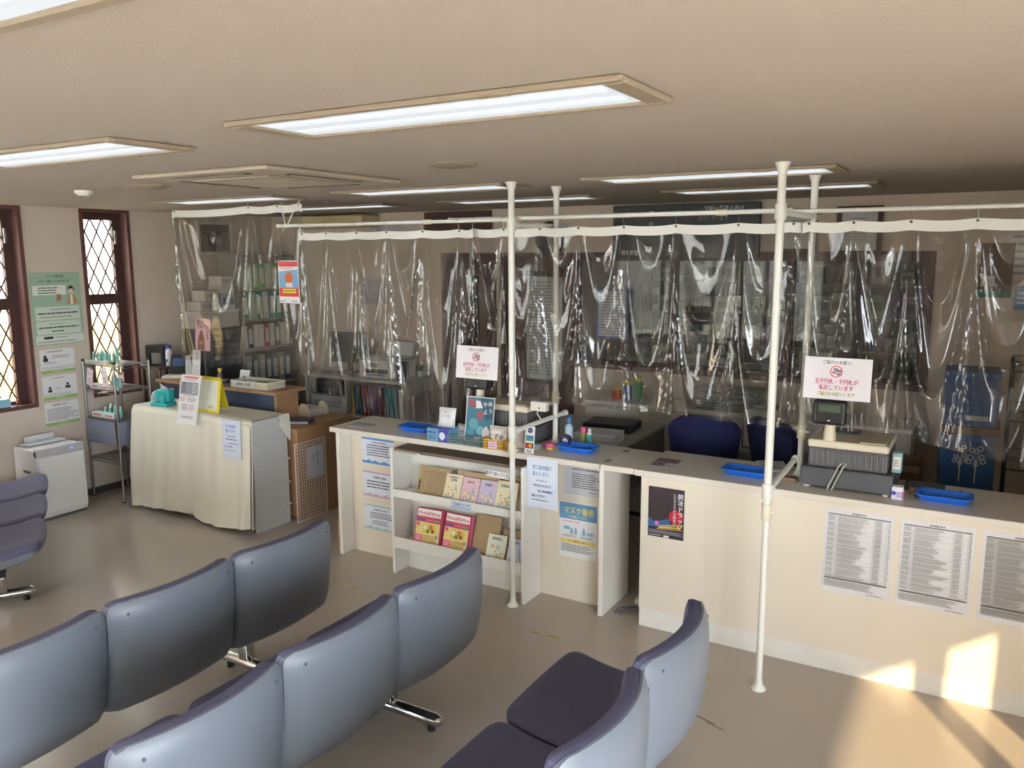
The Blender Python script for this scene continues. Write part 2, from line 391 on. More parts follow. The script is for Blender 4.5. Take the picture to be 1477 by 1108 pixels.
t = thing('smoke_detector', 'small white smoke detector on the ceiling near the lattice window', 'smoke detector', (-4.92, 3.11, 2.5))
MB().lathe([(.055, -.0005), (.055, -.012), (.035, -.03), (0.001, -.032)], 20).build('body', M_white, t, True)
MB().lathe([(.012, -.0325), (.012, -.038), (0.001, -.039)], 12).build('lens', M_grey, t, True)
# ------------------------------------------------------------------ waiting-room seats
M_shell = mat('grey_blue_shell_plastic', (114, 122, 134), 0.40, noise=0.03, nscale=5)
M_cush = mat('purple_grey_upholstery', (92, 92, 122), 0.6, noise=0.08, nscale=20, bump=0.12, bscale=400)
M_beam = mat('beam_black', (40, 40, 42), 0.5)
P_OUT = [(-.205, .788), (-.222, .735), (-.226, .66), (-.223, .57), (-.212, .475), (-.185, .395), (-.130, .325), (-.04, .285), (.08, .272), (.20, .278), (.30, .300), (.39, .338), (.435, .366)]
P_IN = [(-.190, .790), (-.180, .735), (-.170, .65), (-.154, .56), (-.123, .475), (-.068, .405), (.02, .362), (.10, .346), (.19, .345), (.28, .355), (.36, .371), (.41, .378), (.438, .370)]
def curve(PR, s):
    n = len(PR)-1; f = min(max(s, 0), 1)*n; i = min(int(f), n-1); t = f-i
    p = [PR[max(i-1, 0)], PR[i], PR[i+1], PR[min(i+2, n)]]
    def cr(k): a, b, c, d = [q[k] for q in p]; return .5*((2*b)+(-a+c)*t+(2*a-5*b+4*c-d)*t*t+(-a+3*b-3*c+d)*t*t*t)
    return cr(0), cr(1)
def curve_n(PR, s):
    a = curve(PR, max(s-.01, 0)); b = curve(PR, min(s+.01, 1)); dx, dz = b[0]-a[0], b[1]-a[1]; l = math.hypot(dx, dz); return -dz/l, dx/l   # towards the sitter
def shell_pt(PR, s, t, off, hw):
    x, z = curve(PR, s); nx, nz = curve_n(PR, s)
    back = max(0, min(1, (.62-s)/.30)); back = back*back*(3-2*back); front = max(0, (s-.8)/.2)
    x += .08*back*t*t - .03*front*t*t; z += .020*(1-back)*t*t - .010*max(0, 1-s/.15)*t*t
    return (x+nx*off, t*hw*(1-.04*front**2), z+nz*off)
def slab(A, B, hw, ns=36, nt=16, corner=.10, soft=0.0, channels=None):
    """a closed curved body between two seat surfaces A and B (profile, offset), with rounded corners"""
    top = []; bot = []
    for j in range(ns+1):
        s = j/ns; e = min(s, 1-s)
        k = 1.0 if e > corner else math.sqrt(max(0, 1-((corner-e)/corner)**2)); kk = 1-(1-k)*.13
        for i in range(nt+1):
            t = math.sin((-1+2*i/nt)*PI/2); q = abs(t); rim = max(0, (q-.80)/.20)**2.5; rim = max(rim, max(0, 1-e/.045)**2.5)
            d = 0
            if channels:
                for c in channels: d -= .020*math.exp(-((s-c)/.014)**2)
            b = Vector(shell_pt(A[0], s, t*kk, A[1], hw)); a = Vector(shell_pt(B[0], s, t*kk, B[1]+d, hw))
            top.append(a.lerp(b, soft*rim)); bot.append(b)
    n = nt+1; N = len(top); fs = []
    for j in range(ns):
        for i in range(nt):
            a = j*n+i; fs.append((a, a+n, a+n+1, a+1)); fs.append((N+a, N+a+1, N+a+n+1, N+a+n))
    rim = [i for i in range(n)]+[j*n+nt for j in range(1, ns+1)]+[ns*n+i for i in range(nt-1, -1, -1)]+[j*n for j in range(ns-1, 0, -1)]
    for k in range(len(rim)):
        a, b = rim[k], rim[(k+1) % len(rim)]; fs.append((a, b, N+b, N+a))
    return MB().add(top+bot, fs)
HW = .303; PITCH = .613
me_shell = slab((P_IN, -.001), (P_OUT, 0), HW, corner=.09, soft=.30).mesh('shell', M_shell, True)
me_cush = slab((P_IN, 0), (P_IN, .048), HW-.004, corner=.09, soft=.6).mesh('cushion', M_cush, True)
me_screw = MB().lathe([(.006, 0), (.006, .002), (.001, .0026)], 10).mesh('screw_cap', mat('screw_cap', (92, 98, 108), .4), True)
def seat_row(label, X, y_end, n, face, cush=None, legs=None):
    """n bucket seats on a beam; back edge at X, far end at y_end; face -1: sitter looks to -x"""
    rz = PI if face < 0 else 0
    yc = y_end-n*PITCH/2
    x0 = X-.135 if face < 0 else X+.135
    t = thing('waiting_bench', label, 'bench', (x0, yc, 0), rz)
    ds = 1 if face > 0 else -1
    for i in range(n):
        ly = (i-(n-1)/2)*PITCH
        s = link('seat_shell', me_shell, t, (0, ly, 0))
        link('cushion', cush or me_cush, s)
        for yy in (-.24, .24):
            p = Vector(shell_pt(P_OUT, .075, yy/HW, 0, HW)); nx, nz = curve_n(P_OUT, .075)
            c = link('screw_cap', me_screw, s, p); c.rotation_euler = Vector((-nx, 0, -nz)).to_track_quat('Z', 'Y').to_euler()
    L = n*PITCH
    rbox(.145, .225, -L/2+.12, L/2-.12, .225, .275, b=.006).build('beam', M_beam, t)
    for i in range(n):
        ly = (i-(n-1)/2)*PITCH
        rbox(.05, .32, ly-.05, ly+.05, .345-.07, .362-.058, b=.004).build('bracket', M_beam, t)
    for ly in (-(n-1)/2*PITCH+.0, (n-1)/2*PITCH):
        lg = rbox(.155, .215, ly-.03, ly+.03, .075, .225, b=.008).build('leg', M_chrome, t, True)
        c0, c1 = -.085, .34
        ft = MB().lathe([(.001, c0-.03), (.018, c0-.024), (.03, c0), (.03, c1), (.018, c1+.024), (.001, c1+.03)], 16).xf(Matrix.Translation((0, ly, .055)) @ Matrix.Rotation(PI/2, 4, 'Y')).build('foot', M_chrome, t, True)
        for xx in (c0+.03, c1-.03): cyl((xx, ly, 0.0), (xx, ly, .026), .018, 12).build('rubber_glide', M_black, t)
    return t
seat_row('grey-backed three-seat bench on the left, its far end before the cloth-covered cabinet', -2.83, 2.96, 3, -1)
seat_row('grey-backed three-seat bench in the middle, its far end before the magazine rack', -1.955, 3.02, 3, -1)
seat_row('pale-backed three-seat bench on the right with its dark purple seats in view', -0.895, 2.97, 3, -1)
b = seat_row('angled three-seat purple bench at the left edge by the air purifier', -5.12, 2.74, 3, 1)
b.location = (-5.72, 2.63, 0); b.rotation_euler = (0, 0, R(59.5))
# ------------------------------------------------------------------ counters
def counter_left():
    t = thing('reception_counter', 'long white left counter with open kneeholes and a laminate top', 'counter', (-2.86, 4.3, 0))
    ox, oy = -2.86, 4.3
    B = lambda *a, **k: rbox(a[0]-ox, a[1]-ox, a[2]-oy, a[3]-oy, a[4], a[5], **k)
    B(-3.90, -1.865, 4.10, 4.56, .895, .93, b=.004).build('countertop', M_top, t)
    B(-3.89, -3.86, 4.15, 4.54, 0, .894, b=.003).build('side_panel', M_white, t)
    B(-1.885, -1.855, 4.15, 4.54, 0, .894, b=.003).build('side_panel', M_white, t)
    B(-3.859, -1.886, 4.272, 4.30, 0, .894, b=.002).build('front_panel', M_cream, t)
    MB().box(-3.905-ox, -3.9-ox, 4.152-oy, 4.175-oy, 0.02, .25).build('worn_edge', mat('bare_chipboard', (196, 160, 112), .8, noise=.15, nscale=30), t)
counter_left()
t = thing('counter_flap', 'white lift-up flap board bridging the gap between both counters', 'flap', (-1.75, 4.3, .895))
rbox(-.11, .095, -.19, .25, 0, .034, b=.004).build('board', M_top, t)
for yy in (-.1, .16): rbox(-.118, -.085, yy-.02, yy+.02, .0345, .0375, b=.001, seg=1).build('hinge', M_steel, t)
t = thing('reception_counter', 'long cream right counter with scuffed white skirting and laminate top', 'counter', (-.3, 4.4, 0))
ox, oy = -.3, 4.4
B = lambda *a, **k: rbox(a[0]-ox, a[1]-ox, a[2]-oy, a[3]-oy, a[4], a[5], **k)
B(-1.652, 1.2, 4.10, 4.60, .895, .93, b=.004).build('countertop', M_top, t)
B(-1.63, 1.2, 4.15, 4.58, .112, .894, b=.003).build('front_panel', M_cream, t)
B(-1.63, 1.2, 4.158, 4.58, 0, .1115, b=.003).build('skirting', M_scuff, t)
t = thing('power_strip', 'white power strip with loose grey cable in the gap between the counters', 'power strip', (-1.74, 4.5, 0))
rbox(-.02, .02, -.09, .09, .0, .03, b=.005).build('body', M_white, t)
for k in range(3): box(-.009, .009, -.06+k*.05, -.035+k*.05, .0302, .0312).build('socket', M_grey, t)
MB().tube([(.06*math.cos(a*.8)-.0+.02*math.sin(3*a), -.2+.07*math.sin(a*.9), .008+.004*math.sin(5*a)+.006*(a/18)) for a in [k*.35 for k in range(52)]], .0035, 6).build('cable', M_grey, t, True)

# small prints lying on the counter tops
poster('counter_flyer', 'small faded flyer stuck flat on the right counter corner', 'flyer', .15, .21, (-1.55, 4.21, .9305), [('r', .05, .08, .95, .5, (150, 120, 110)), ('r', .1, .55, .6, .9, (120, 120, 140)), ('l', .1, .1, .9, .45, 5, (90, 60, 60))], bg=(196, 196, 200), rx=-PI/2)
poster('counter_flyer', 'small faded flyer stuck flat on the left counter end', 'flyer', .20, .12, (-3.74, 4.2, .9305), [('r', .05, .08, .95, .45, (150, 160, 175)), ('l', .1, .5, .9, .9, 4, (120, 120, 125))], bg=(205, 205, 206), rx=-PI/2)

# ------------------------------------------------------------------ poles, rods
def pole(label, x, y, z0, z1, collar, group='white tension poles'):
    t = thing('tension_pole', label, 'pole', (x, y, z0), group=group)
    h = z1-z0
    cyl((0, 0, .02), (0, 0, collar-z0), .0165, 16).build('lower_tube', M_pole, t, True)
    cyl((0, 0, collar-z0), (0, 0, h-.02), .0185, 16).build('upper_tube', M_pole, t, True)
    MB().lathe([(.021, collar-z0-.07), (.024, collar-z0-.065), (.024, collar-z0+.005), (.021, collar-z0+.01)], 16).build('collar', M_ivory, t, True)
    MB().lathe([(.036, 0), (.036, .006), (.024, .02), (.0195, .03), (.019, .045)], 20).build('foot', M_pole, t, True)
    MB().lathe([(.019, h-.05), (.022, h-.035), (.032, h-.01), (.036, h-.0005)], 20).build('ceiling_cap', M_pole, t, True)
    cyl((.02, -.005, collar-z0-.03), (.04, -.008, collar-z0-.03), .007, 8).build('lock_screw', M_pole, t)
    return t
P1, P2, P3, P4 = (-2.385, 4.02), (-.862, 3.80), (-2.325, 4.45), (-.842, 4.43)
pole('front white pole standing on the floor before the magazine rack', *P1, 0, ZC, 1.0)
pole('front white pole standing on the floor nearest the camera, before the right counter', *P2, 0, ZC, .93)
pole('rear white pole standing on the left counter beside the blue tray', *P3, .93, ZC, 1.25)
pole('rear white pole standing on the right counter left of the cash register', *P4, .93, ZC, 1.2)
def arm(label, p, q, z, zq=None, over=.04):
    t = thing('clamp_arm', label, 'clamp arm', (p[0], p[1], z))
    d = Vector((q[0]-p[0], q[1]-p[1], (zq or z)-z)); L = d.length; n = d.normalized()
    a = n*.024; b = n*(L+over)
    cyl(a*2.2, b, .0145, 14).build('tube', M_pole, t, True)
    for c in (Vector((0, 0, 0)),):
        MB().lathe([(.0265, -.035), (.0265, .035)], 16, c).build('clamp', M_pole, t, True)
        cyl(c+n*.02, c+n*.06, .021, 14).build('socket', M_pole, t, True)
        sdv = Vector((0, 0, 1)).cross(n)
        cyl(c+n*.035-sdv*.018, c+n*.035+sdv*.03, .016, 12).build('bolt_head', M_pole, t, True)
    MB().lathe([(.0175, 0), (.02, .004), (.02, .022), (.012, .028), (.001, .03)], 14).xf(Matrix.Translation(b-n*.01) @ n.to_track_quat('Z', 'Y').to_matrix().to_4x4()).build('end_cap', M_pole, t, True)
    return t
arm('white clamp arm at counter height from the front pole by the magazine rack', P1, (P3[0], P3[1]), 1.075, 1.10, .10)
arm('white clamp arm at counter height beside the right cash register', P2, (-.845, 4.36), 1.0, 1.045, -.04)
arm('white clamp arm up at the curtain rod on the left front pole', P1, (-2.36, 4.64), 2.265, 2.27, .02)
arm('white clamp arm up at the curtain rod on the right front pole', P2, (-.84, 4.64), 2.285, 2.285, .02)
def rod(label, x0, x1, y, z, r, collars=()):
    t = thing('curtain_rod', label, 'curtain rod', (x0, y, z))
    cyl((0, 0, 0), (x1-x0, 0, 0), r, 14).build('tube', M_pole, t, True)
    for k, s in ((-.012, .012), (x1-x0-.012, .012)): cyl((k, 0, 0), (k+.024, 0, 0), r+.003, 14).build('end_cap', M_ivory, t, True)
    for c in collars: cyl((c-x0-.03, 0, 0), (c-x0+.03, 0, 0), r+.004, 14).build('collar', M_ivory, t, True)
rod('white curtain rod from the string tie to the left front pole', -4.52, -2.53, 4.32, 2.307, .0115, (-3.19,))
rod('white curtain rod across the middle between the two front poles', -2.51, -.94, 4.345, 2.315, .0125, (-1.29,))
rod('thin white curtain rod overlapping behind the left front pole', -3.05, -1.69, 4.375, 2.321, .009)
rod('white curtain rod running right past the right front pole', -.93, 1.2, 4.32, 2.308, .0105, ())

# ------------------------------------------------------------------ clear vinyl sheets
M_band = mat('white_hem_tape', (224, 224, 216), 0.5)
def vinyl(label, x0, x1, y, zt, zb, hooks, seed, rodz, band=.046, amp=1.0, skew=0.0):
    rng = random.Random(seed); L = x1-x0
    t = thing('vinyl_curtain', label, 'vinyl curtain', (x0, y, zb(0)), group='clear vinyl sheets hung as splash screens')
    H = [x0-.02]+list(hooks)+[x1+.02]
    ridges = []
    for hx in hooks:
        for k in range(4):
            ridges.append((hx, rng.uniform(-.24, .24), rng.uniform(.010, .035), rng.uniform(-1, 1), rng.uniform(0, .5)))
    span = []
    for i in range(len(H)-1): span.append((H[i], H[i+1], rng.uniform(.55, .95), rng.uniform(1.0, 1.9), rng.uniform(0, 6.28), rng.uniform(.25, 1.0)))
    waves = [(rng.uniform(4, 22), rng.uniform(0, 6.28), rng.uniform(-1.5, 1.5), rng.uniform(.3, 1)) for _ in range(7)]
    def off(x, v):
        d = 0
        for hx, sl, wd, am, v0 in ridges:
            q = (x-hx-sl*v)/(wd*(.35+1.2*v)); d += .016*am*math.exp(-q*q)*min(1, v*5)*max(0, 1-max(0, v-.25-v0)*1.3)
        for a, b, dep, fr, ph, am in span:
            if a <= x <= b:
                u = (x-a)/(b-a); U = (4*u*(1-u))
                e = U**.6*min(1, v*6)
                q = (v-dep*(1-abs(2*u-1)**2.6)+.05)*fr*1.5+ph
                q = q-math.floor(q); fold = (max(0, 1-abs(q-.5)*3.2))**1.4           # one crisp hanging U-fold per cycle
                d -= .046*am*e*fold*math.exp(-((v-.5)/.5)**2)
                d += .012*am*e*math.sin(2*PI*fr*(v-dep*U)+ph)
        for k, ph, sl, am in waves: d += .005*am*math.sin(k*(x+sl*v*.25)+ph)*v
        return d*amp
    def bandy(x): return .006*math.sin(9*x+seed)+.004*math.sin(23*x)
    def sag(x):
        for a, b, *_ in span:
            if a <= x <= b: u = (x-a)/(b-a); return .010*4*u*(1-u)
        return 0
    def zt_(x): return zt+skew*(x-x0)/L - sag(x)
    nu, nv = int(L/.0075), 110
    def fn(u, v):
        x = x0+u*L; top = zt_(x)-band; bot = zb(u)
        vv = v
        return (x-x0+.0, bandy(x)*(1-min(1, vv*3))+off(x, vv), top+(bot-top)*vv-zb(0))
    MB().grid(fn, nu, nv).build('sheet', M_film, t, True)
    def fb(o):
        def g(u, v): x = x0+u*L; return (x-x0, bandy(x)+o, zt_(x)-v*(band+.004)-zb(0))
        return g
    nb = int(L/.03); mb = MB().grid(fb(-.0012), nb, 2); n0 = len(mb.v); mb.grid(fb(.0012), nb, 2, flip=True); mb.build('hem', M_band, t, True)
    for hx in hooks:
        px, pz = hx-x0, zt_(hx)-zb(0)-.012
        MB().lathe([(.003, -.002), (.0065, -.002), (.0065, .002), (.003, .002)], 12).xf(Matrix.Translation((px, bandy(hx)-.002, pz)) @ Matrix.Rotation(PI/2, 4, 'X')).build('eyelet', mat('eyelet_dark', (70, 62, 52), .4, metal=.6), t)
        rz = rodz-zb(0)
        if rodz-zt > .02:
            pts = [(px, bandy(hx)-.004, pz), (px+.004, bandy(hx)-.006, pz+.012)]+[(px+.004*math.cos(a), .013*math.cos(a)-.001, rz+.013*math.sin(a)) for a in [PI+.4-k*.55 for k in range(8)]]
            MB().tube(pts, .0012, 6).build('hook', M_steel, t, True)
        else:
            cyl((px, bandy(hx)-.003, pz), (px, bandy(hx)-.003, 2.5-zb(0)), .0009, 6).build('string', M_white, t)
    return t
vinyl('left main vinyl sheet hanging before the printer and back office', -4.32, -2.83, 4.315, 2.259, lambda u: 1.12-.13*min(1, u*2.2), [-4.29, -4.06, -3.79, -3.52, -3.23, -2.94], 11, 2.307, amp=.75)
vinyl('middle vinyl sheet hanging between the two front poles', -2.89, -.88, 4.355, 2.261, lambda u: 1.185+.02*math.sin(u*3), [-2.86, -2.64, -2.39, -2.13, -1.85, -1.54, -1.20, -.92], 5, 2.315, amp=1.3)
vinyl('right vinyl sheet hanging behind the near pole and register', -.87, 1.15, 4.325, 2.259, lambda u: 1.20-.06*max(0, min(1, (u-.25)*6))+.02*math.sin(u*5), [-.84, -.63, -.38, -.107, .2, .5, .8, 1.1], 23, 2.308, amp=1.15)
vinyl('far-left separate vinyl sheet with sagging hem above the wooden counter', -5.79, -4.36, 4.40, 2.457, lambda u: 1.24+.03*math.sin(u*4), [-5.76, -4.91, -4.62, -4.39], 31, 2.46, band=.05, amp=.7, skew=.012)
st = thing('string_tie', 'white string tying the left rod end up to the ceiling', 'string', (-4.45, 4.32, 2.307))
for dx in (-.10, -.07, .10, .12): MB().tube([(0, 0, -.018), (dx*.5, 0.02, .09), (dx, .05, .1925)], .0016, 6).build('strand', M_white, st)
MB().lathe([(.0122, -.008), (.0155, -.004), (.0155, .004), (.0122, .008)], 12).xf(Matrix.Rotation(PI/2, 4, 'Y')).build('knot', M_white, st, True)
MB().tube([(0, -.014, -.004), (-.012, -.02, -.03), (-.02, -.016, -.05)], .0018, 6).build('loose_end', M_white, st)
# ------------------------------------------------------------------ magazine rack before the left counter
M_rack = mat('white_painted_rack', (233, 232, 226), 0.4, noise=0.03, nscale=7)
t = thing('magazine_rack', 'white two-tier magazine rack standing against the left counter', 'magazine rack', (-2.835, 4.16, 0))
ox, oy = -2.835, 4.16
B = lambda *a, **k: rbox(a[0]-ox, a[1]-ox, a[2]-oy, a[3]-oy, a[4], a[5], **k)
B(-3.34, -3.318, 4.06, 4.268, 0, .855, b=.003).build('side_panel', M_rack, t)
B(-2.352, -2.33, 4.06, 4.268, 0, .855, b=.003).build('side_panel', M_rack, t)
B(-3.317, -2.353, 4.252, 4.268, .0, .83, b=.002).build('back_panel', M_rack, t)
B(-3.317, -2.353, 4.08, 4.251, .835, .855, b=.002).build('top_board', mat('rack_top_brown', (120, 102, 90), .5), t)
for z0, zt in ((.535, .588), (.185, .262)):
    B(-3.317, -2.353, 4.062, 4.251, z0, z0+.016, b=.002).build('shelf', M_rack, t)
    B(-3.316, -2.354, 4.050, 4.0615, z0, zt, b=.002).build('lip', M_rack, t)
B(-3.317, -2.353, 4.20, 4.215, 0, .17, b=.002).build('kick_board', M_rack, t)
for zz in (.70, .66, .48, .42, .36):
    cyl((-3.3175-ox, 4.12-oy, zz), (-3.3165-ox, 4.12-oy, zz), .003, 8).build('peg_hole', M_grey, t)
def booklet(name, label, cat, x, z, w, h, th, els, bg, lean=20, y=4.085, edge=None, rz=0, group=None):
    t = thing(name, label, cat, (x, y, z), rz, group, rx=-R(lean))
    rbox(-w/2, w/2, 0, th, 0, h, b=min(th*.2, .002), seg=1).build('cover', P(bg), t)
    if edge: box(-w/2+.002, w/2+.0008, th*.15, th*.85, .0015, h-.0015).build('pages', P(edge), t)
    mb = MB(); mats = []; draw(mb, els, w, h, mats, -.0004, seed=int(x*1000)); o = mb.build('print', mats, t); o['kind'] = 'stuff'
    return t
NAVY = (52, 66, 110); BLK = (46, 46, 48); RED = (196, 40, 66)
def figs(col=(70, 60, 55)):
    r = random.Random(3); L = []
    for a, b in ((.25, .5), (.7, .42), (.35, .72), (.62, .68), (.5, .58), (.22, .78), (.8, .62), (.5, .84)):
        L += [('c', a, b, .028, (236, 205, 176)), ('p', [(a-.06, b+.03), (a+.06, b+.03), (a+.09, b+.13), (a-.09, b+.13)], random.Random(a*99).choice([(228, 186, 150), (240, 222, 150), (206, 196, 226), (150, 190, 196)])), ('p', [(a-.055, b-.005), (a-.03, b-.035), (a+.03, b-.035), (a+.055, b-.005), (a, b-.02)], col)]
    return L
CARD = (178, 156, 118)
zs1, zs2 = .553, .203
booklet('cardboard_folder', 'brown cardboard folder with a printed block, left on the upper tier', 'folder', -3.05, zs1, .25, .20, .006, [('l', .3, .12, .97, .9, 15, (140, 118, 86)), ('r', .06, .45, .12, .8, (90, 72, 54)), ('l', .155, .15, .26, .85, 6, (150, 126, 92))], CARD, 22, y=4.10)
booklet('booklet', 'cream booklet with little figures on the upper tier', 'booklet', -2.885, zs1, .125, .18, .006, [('r', .12, .08, .9, .14, (230, 196, 180)), ('t', '糖尿病の', .5, .12, .075, NAVY), ('t', '治療薬', .5, .22, .09, NAVY)]+figs(), (238, 226, 196), 22, y=4.085)
booklet('booklet', 'pink booklet with little figures on the upper tier', 'booklet', -2.755, zs1, .125, .175, .006, [('r', .1, .1, .95, .26, (238, 196, 200)), ('t', '高血圧', .5, .17, .10, NAVY)]+figs(), (226, 196, 208), 22, y=4.085)
booklet('booklet', 'lilac booklet with little figures on the upper tier', 'booklet', -2.625, zs1, .125, .175, .006, [('r', .1, .1, .95, .26, (214, 196, 222)), ('t', '腎臓病', .5, .17, .10, NAVY)]+figs((96, 120, 90)), (208, 196, 222), 22, y=4.085)
booklet('booklet', 'thick yellow-edged booklet at the right of the upper tier', 'booklet', -2.485, zs1, .145, .19, .022, [('t', '脂質異常症', .5, .17, .10, NAVY)]+figs(), (240, 234, 200), 20, y=4.078, edge=(226, 196, 110))
booklet('booklet', 'pale pink booklet half hidden behind the pole on the upper tier', 'booklet', -2.405, zs1, .08, .165, .006, [('l', .2, .1, .9, .3, 3, NAVY)], (222, 206, 214), 22, y=4.118)
booklet('cardboard_sheet', 'brown cardboard backing sheet behind the upper middle booklets', 'cardboard', -2.73, zs1, .32, .20, .003, [('c', .15, .06, .02, BLK)], (190, 166, 128), 22, y=4.115)
booklet('cardboard_sheet', 'brown cardboard backing sheet at the upper right end', 'cardboard', -2.45, zs1, .19, .205, .003, [('c', .9, .06, .015, BLK)], (172, 150, 114), 19, y=4.14)
def meal():
    return [('r', .04, .02, .96, .2, (245, 240, 236)), ('t', 'mealtime', .5, .115, .15, (200, 40, 78), 1.18),
            ('l', .06, .21, .94, .25, 1, (230, 120, 90)), ('r', .05, .265, .36, .31, (70, 96, 176)), ('r', .38, .265, .66, .31, (228, 110, 140)), ('r', .68, .265, .95, .31, (120, 170, 110)),
            ('r', .03, .34, .97, .86, (238, 214, 140)), ('r', .30, .38, .82, .60, (226, 206, 96)), ('c', .40, .47, .055, (246, 236, 220)), ('c', .62, .45, .06, (206, 120, 60)), ('c', .70, .54, .045, (176, 60, 44)), ('c', .52, .55, .05, (120, 150, 70)),
            ('c', .12, .40, .05, (230, 90, 110)), ('r', .04, .66, .34, .82, (232, 96, 140)), ('l', .07, .68, .31, .80, 3, (250, 235, 240)), ('l', .38, .64, .95, .84, 5, (150, 110, 60)),
            ('c', .88, .66, .04, (120, 160, 200)), ('r', .03, .88, .97, .98, (246, 226, 226)), ('l', .2, .90, .92, .96, 2, (120, 90, 90)), ('p', [(.05, .98), (.1, .885), (.16, .98)], BLK)]
PINK = (206, 48, 96)
booklet('magazine', 'stack of pink food magazines at the left of the lower tier', 'magazine', -3.085, zs2, .20, .265, .045, meal(), PINK, 14, y=4.085, edge=(224, 130, 160), rz=.02)
booklet('magazine', 'stack of pink food magazines beside the cardboard on the lower tier', 'magazine', -2.865, zs2, .20, .265, .045, meal(), PINK, 16, y=4.082, edge=(224, 130, 160), rz=-.03)
booklet('cardboard_sheet', 'large plain cardboard sheet in the middle of the lower tier', 'cardboard', -2.665, zs2, .19, .28, .004, [('l', .1, .9, .3, .95, 1, (150, 126, 92))], (176, 152, 114), 20, y=4.115)
booklet('booklet', 'pale green booklet with little figures on the lower tier', 'booklet', -2.565, zs2, .135, .185, .012, [('t', '骨粗鬆症', .5, .15, .10, NAVY), ('c', .3, .4, .07, (236, 190, 190)), ('c', .6, .42, .09, (196, 216, 206))]+figs()[9:], (232, 236, 216), 20, y=4.085, edge=(214, 214, 150))
booklet('booklet', 'lilac blue booklet behind the pole on the lower tier', 'booklet', -2.425, zs2, .115, .18, .008, [('t', '喘息', .5, .15, .10, NAVY)]+figs(), (200, 204, 228), 20, y=4.085)
booklet('cardboard_sheet', 'small cardboard backing sheet at the lower right end', 'cardboard', -2.455, zs2, .19, .22, .003, [('c', .9, .06, .015, BLK)], (168, 146, 112), 18, y=4.125)
poster('rack_label', 'curved paper label along the rack top, right side', 'label', .19, .04, (-2.49, 4.045, .775), [('t', '1枚ずつ取ってください', .5, .5, .62, (40, 60, 84), .80)], rz=0, ry=R(2))
poster('rack_label', 'narrow printed label along the rack top, left side', 'label', .19, .016, (-3.18, 4.05, .836), [('l', .02, .1, .98, .9, 1, BLK)], bg=(216, 210, 196))
poster('rack_label', 'blue-edged paper label on the upper tier lip', 'label', .155, .048, (-2.775, 4.049, .535), [('t', 'ご自由にどうぞ', .5, .42, .48, (40, 60, 90), .82), ('r', .03, .75, .95, .92, (150, 186, 226))], bg=(206, 218, 236))

# ------------------------------------------------------------------ notices on the counter fronts
def wave(c): return [('p', [(0, .97), (0, .86), (.1, .9), (.2, .82), (.3, .9), (.4, .84), (.55, .91), (.7, .84), (.85, .92), (1, .88), (1, .97)], c)]
for i, (z, c, lb, body) in enumerate(((.655, (98, 150, 206), 'blue-banded notice, topmost of three on the left counter panel', [('l', .3, .15, .75, .22, 1, BLK), ('l', .15, .25, .95, .70, 5, (60, 60, 76))]),
                       (.415, (206, 172, 186), 'pink-banded notice, middle of three on the left counter panel', [('t', '患者様の皆様へ', .55, .24, .09, BLK), ('l', .12, .34, .95, .66, 3, (60, 56, 66))]),
                       (.175, (176, 202, 196), 'green-banded notice, lowest of three on the left counter panel', [('t', '営業時間のお知らせ', .55, .22, .075, BLK), ('l', .2, .3, .9, .54, 3, BLK, .9), ('l', .26, .6, .85, .78, 3, (90, 90, 90))]))):
    poster('notice', lb, 'notice', .285, .195, (-3.615, 4.2718, z), [('r', 0, .03, 1, .10, c)]+body+wave(c), bg=(222, 228, 240))
poster('notice', 'laminated grey notice half covered at the top of the right kneehole', 'notice', .26, .21, (-2.04, 4.2718, .672), [('l', .2, .2, .95, .27, 1, BLK, 1), ('l', .2, .34, .92, .80, 7, (70, 70, 76)), ('l', .65, .85, .85, .9, 1, (70, 70, 76))], bg=(206, 206, 212), rough=.2)
poster('mask_poster', 'blue and yellow mask-wearing poster on the kneehole panel', 'poster', .25, .35, (-2.075, 4.2718, .275), [('r', 0, .02, 1, .31, (106, 156, 190)), ('t', 'マスク着用', .52, .16, .135, (240, 214, 110), .86), ('t', 'をお願いします', .5, .265, .05, (240, 226, 150)),
     ('r', .06, .34, .55, .365, (230, 170, 180)), ('f', .05, .40, .95, .64, .004, (206, 214, 220)), ('p', [(.12, .5), (.12, .44), (.28, .44), (.28, .5)], (130, 178, 206)), ('c', .33, .48, .02, (130, 178, 206)), ('r', .3, .5, .37, .57, (130, 178, 206)), ('c', .44, .47, .02, (150, 190, 214)), ('r', .41, .49, .48, .57, (150, 190, 214)),
     ('c', .66, .46, .022, (130, 178, 206)), ('r', .62, .485, .7, .57, (130, 178, 206)), ('r', .74, .5, .92, .56, (160, 196, 216)), ('l', .1, .585, .5, .63, 2, (90, 96, 104)), ('l', .58, .585, .93, .63, 2, (90, 96, 104)), ('r', .04, .665, .97, .735, (236, 210, 120)), ('t', 'マスク着用のお願い', .5, .70, .042, (110, 80, 40)),
     ('l', .06, .75, .95, .90, 5, (80, 80, 84))], bg=(232, 234, 234))
poster('notice', 'white notice with blue lettering hanging from the left counter edge', 'notice', .205, .305, (-2.225, 4.097, .615), [('f', .07, .06, .94, .93, .006, (196, 210, 232)), ('t', '窓口負担額が', .5, .19, .092, (84, 140, 196), .78), ('t', '変わります。', .5, .32, .092, (84, 140, 196), .78), ('t', '制度改正により', .5, .45, .035, NAVY), ('t', '令和6年6月1日から', .5, .55, .055, (50, 100, 176), .88), ('t', '窓口負担額が', .6, .66, .055, (50, 100, 176)), ('t', '変わります。', .42, .76, .06, (50, 100, 176)), ('l', .15, .82, .85, .86, 1, (80, 80, 90))], bg=(224, 230, 244), rx=R(1))
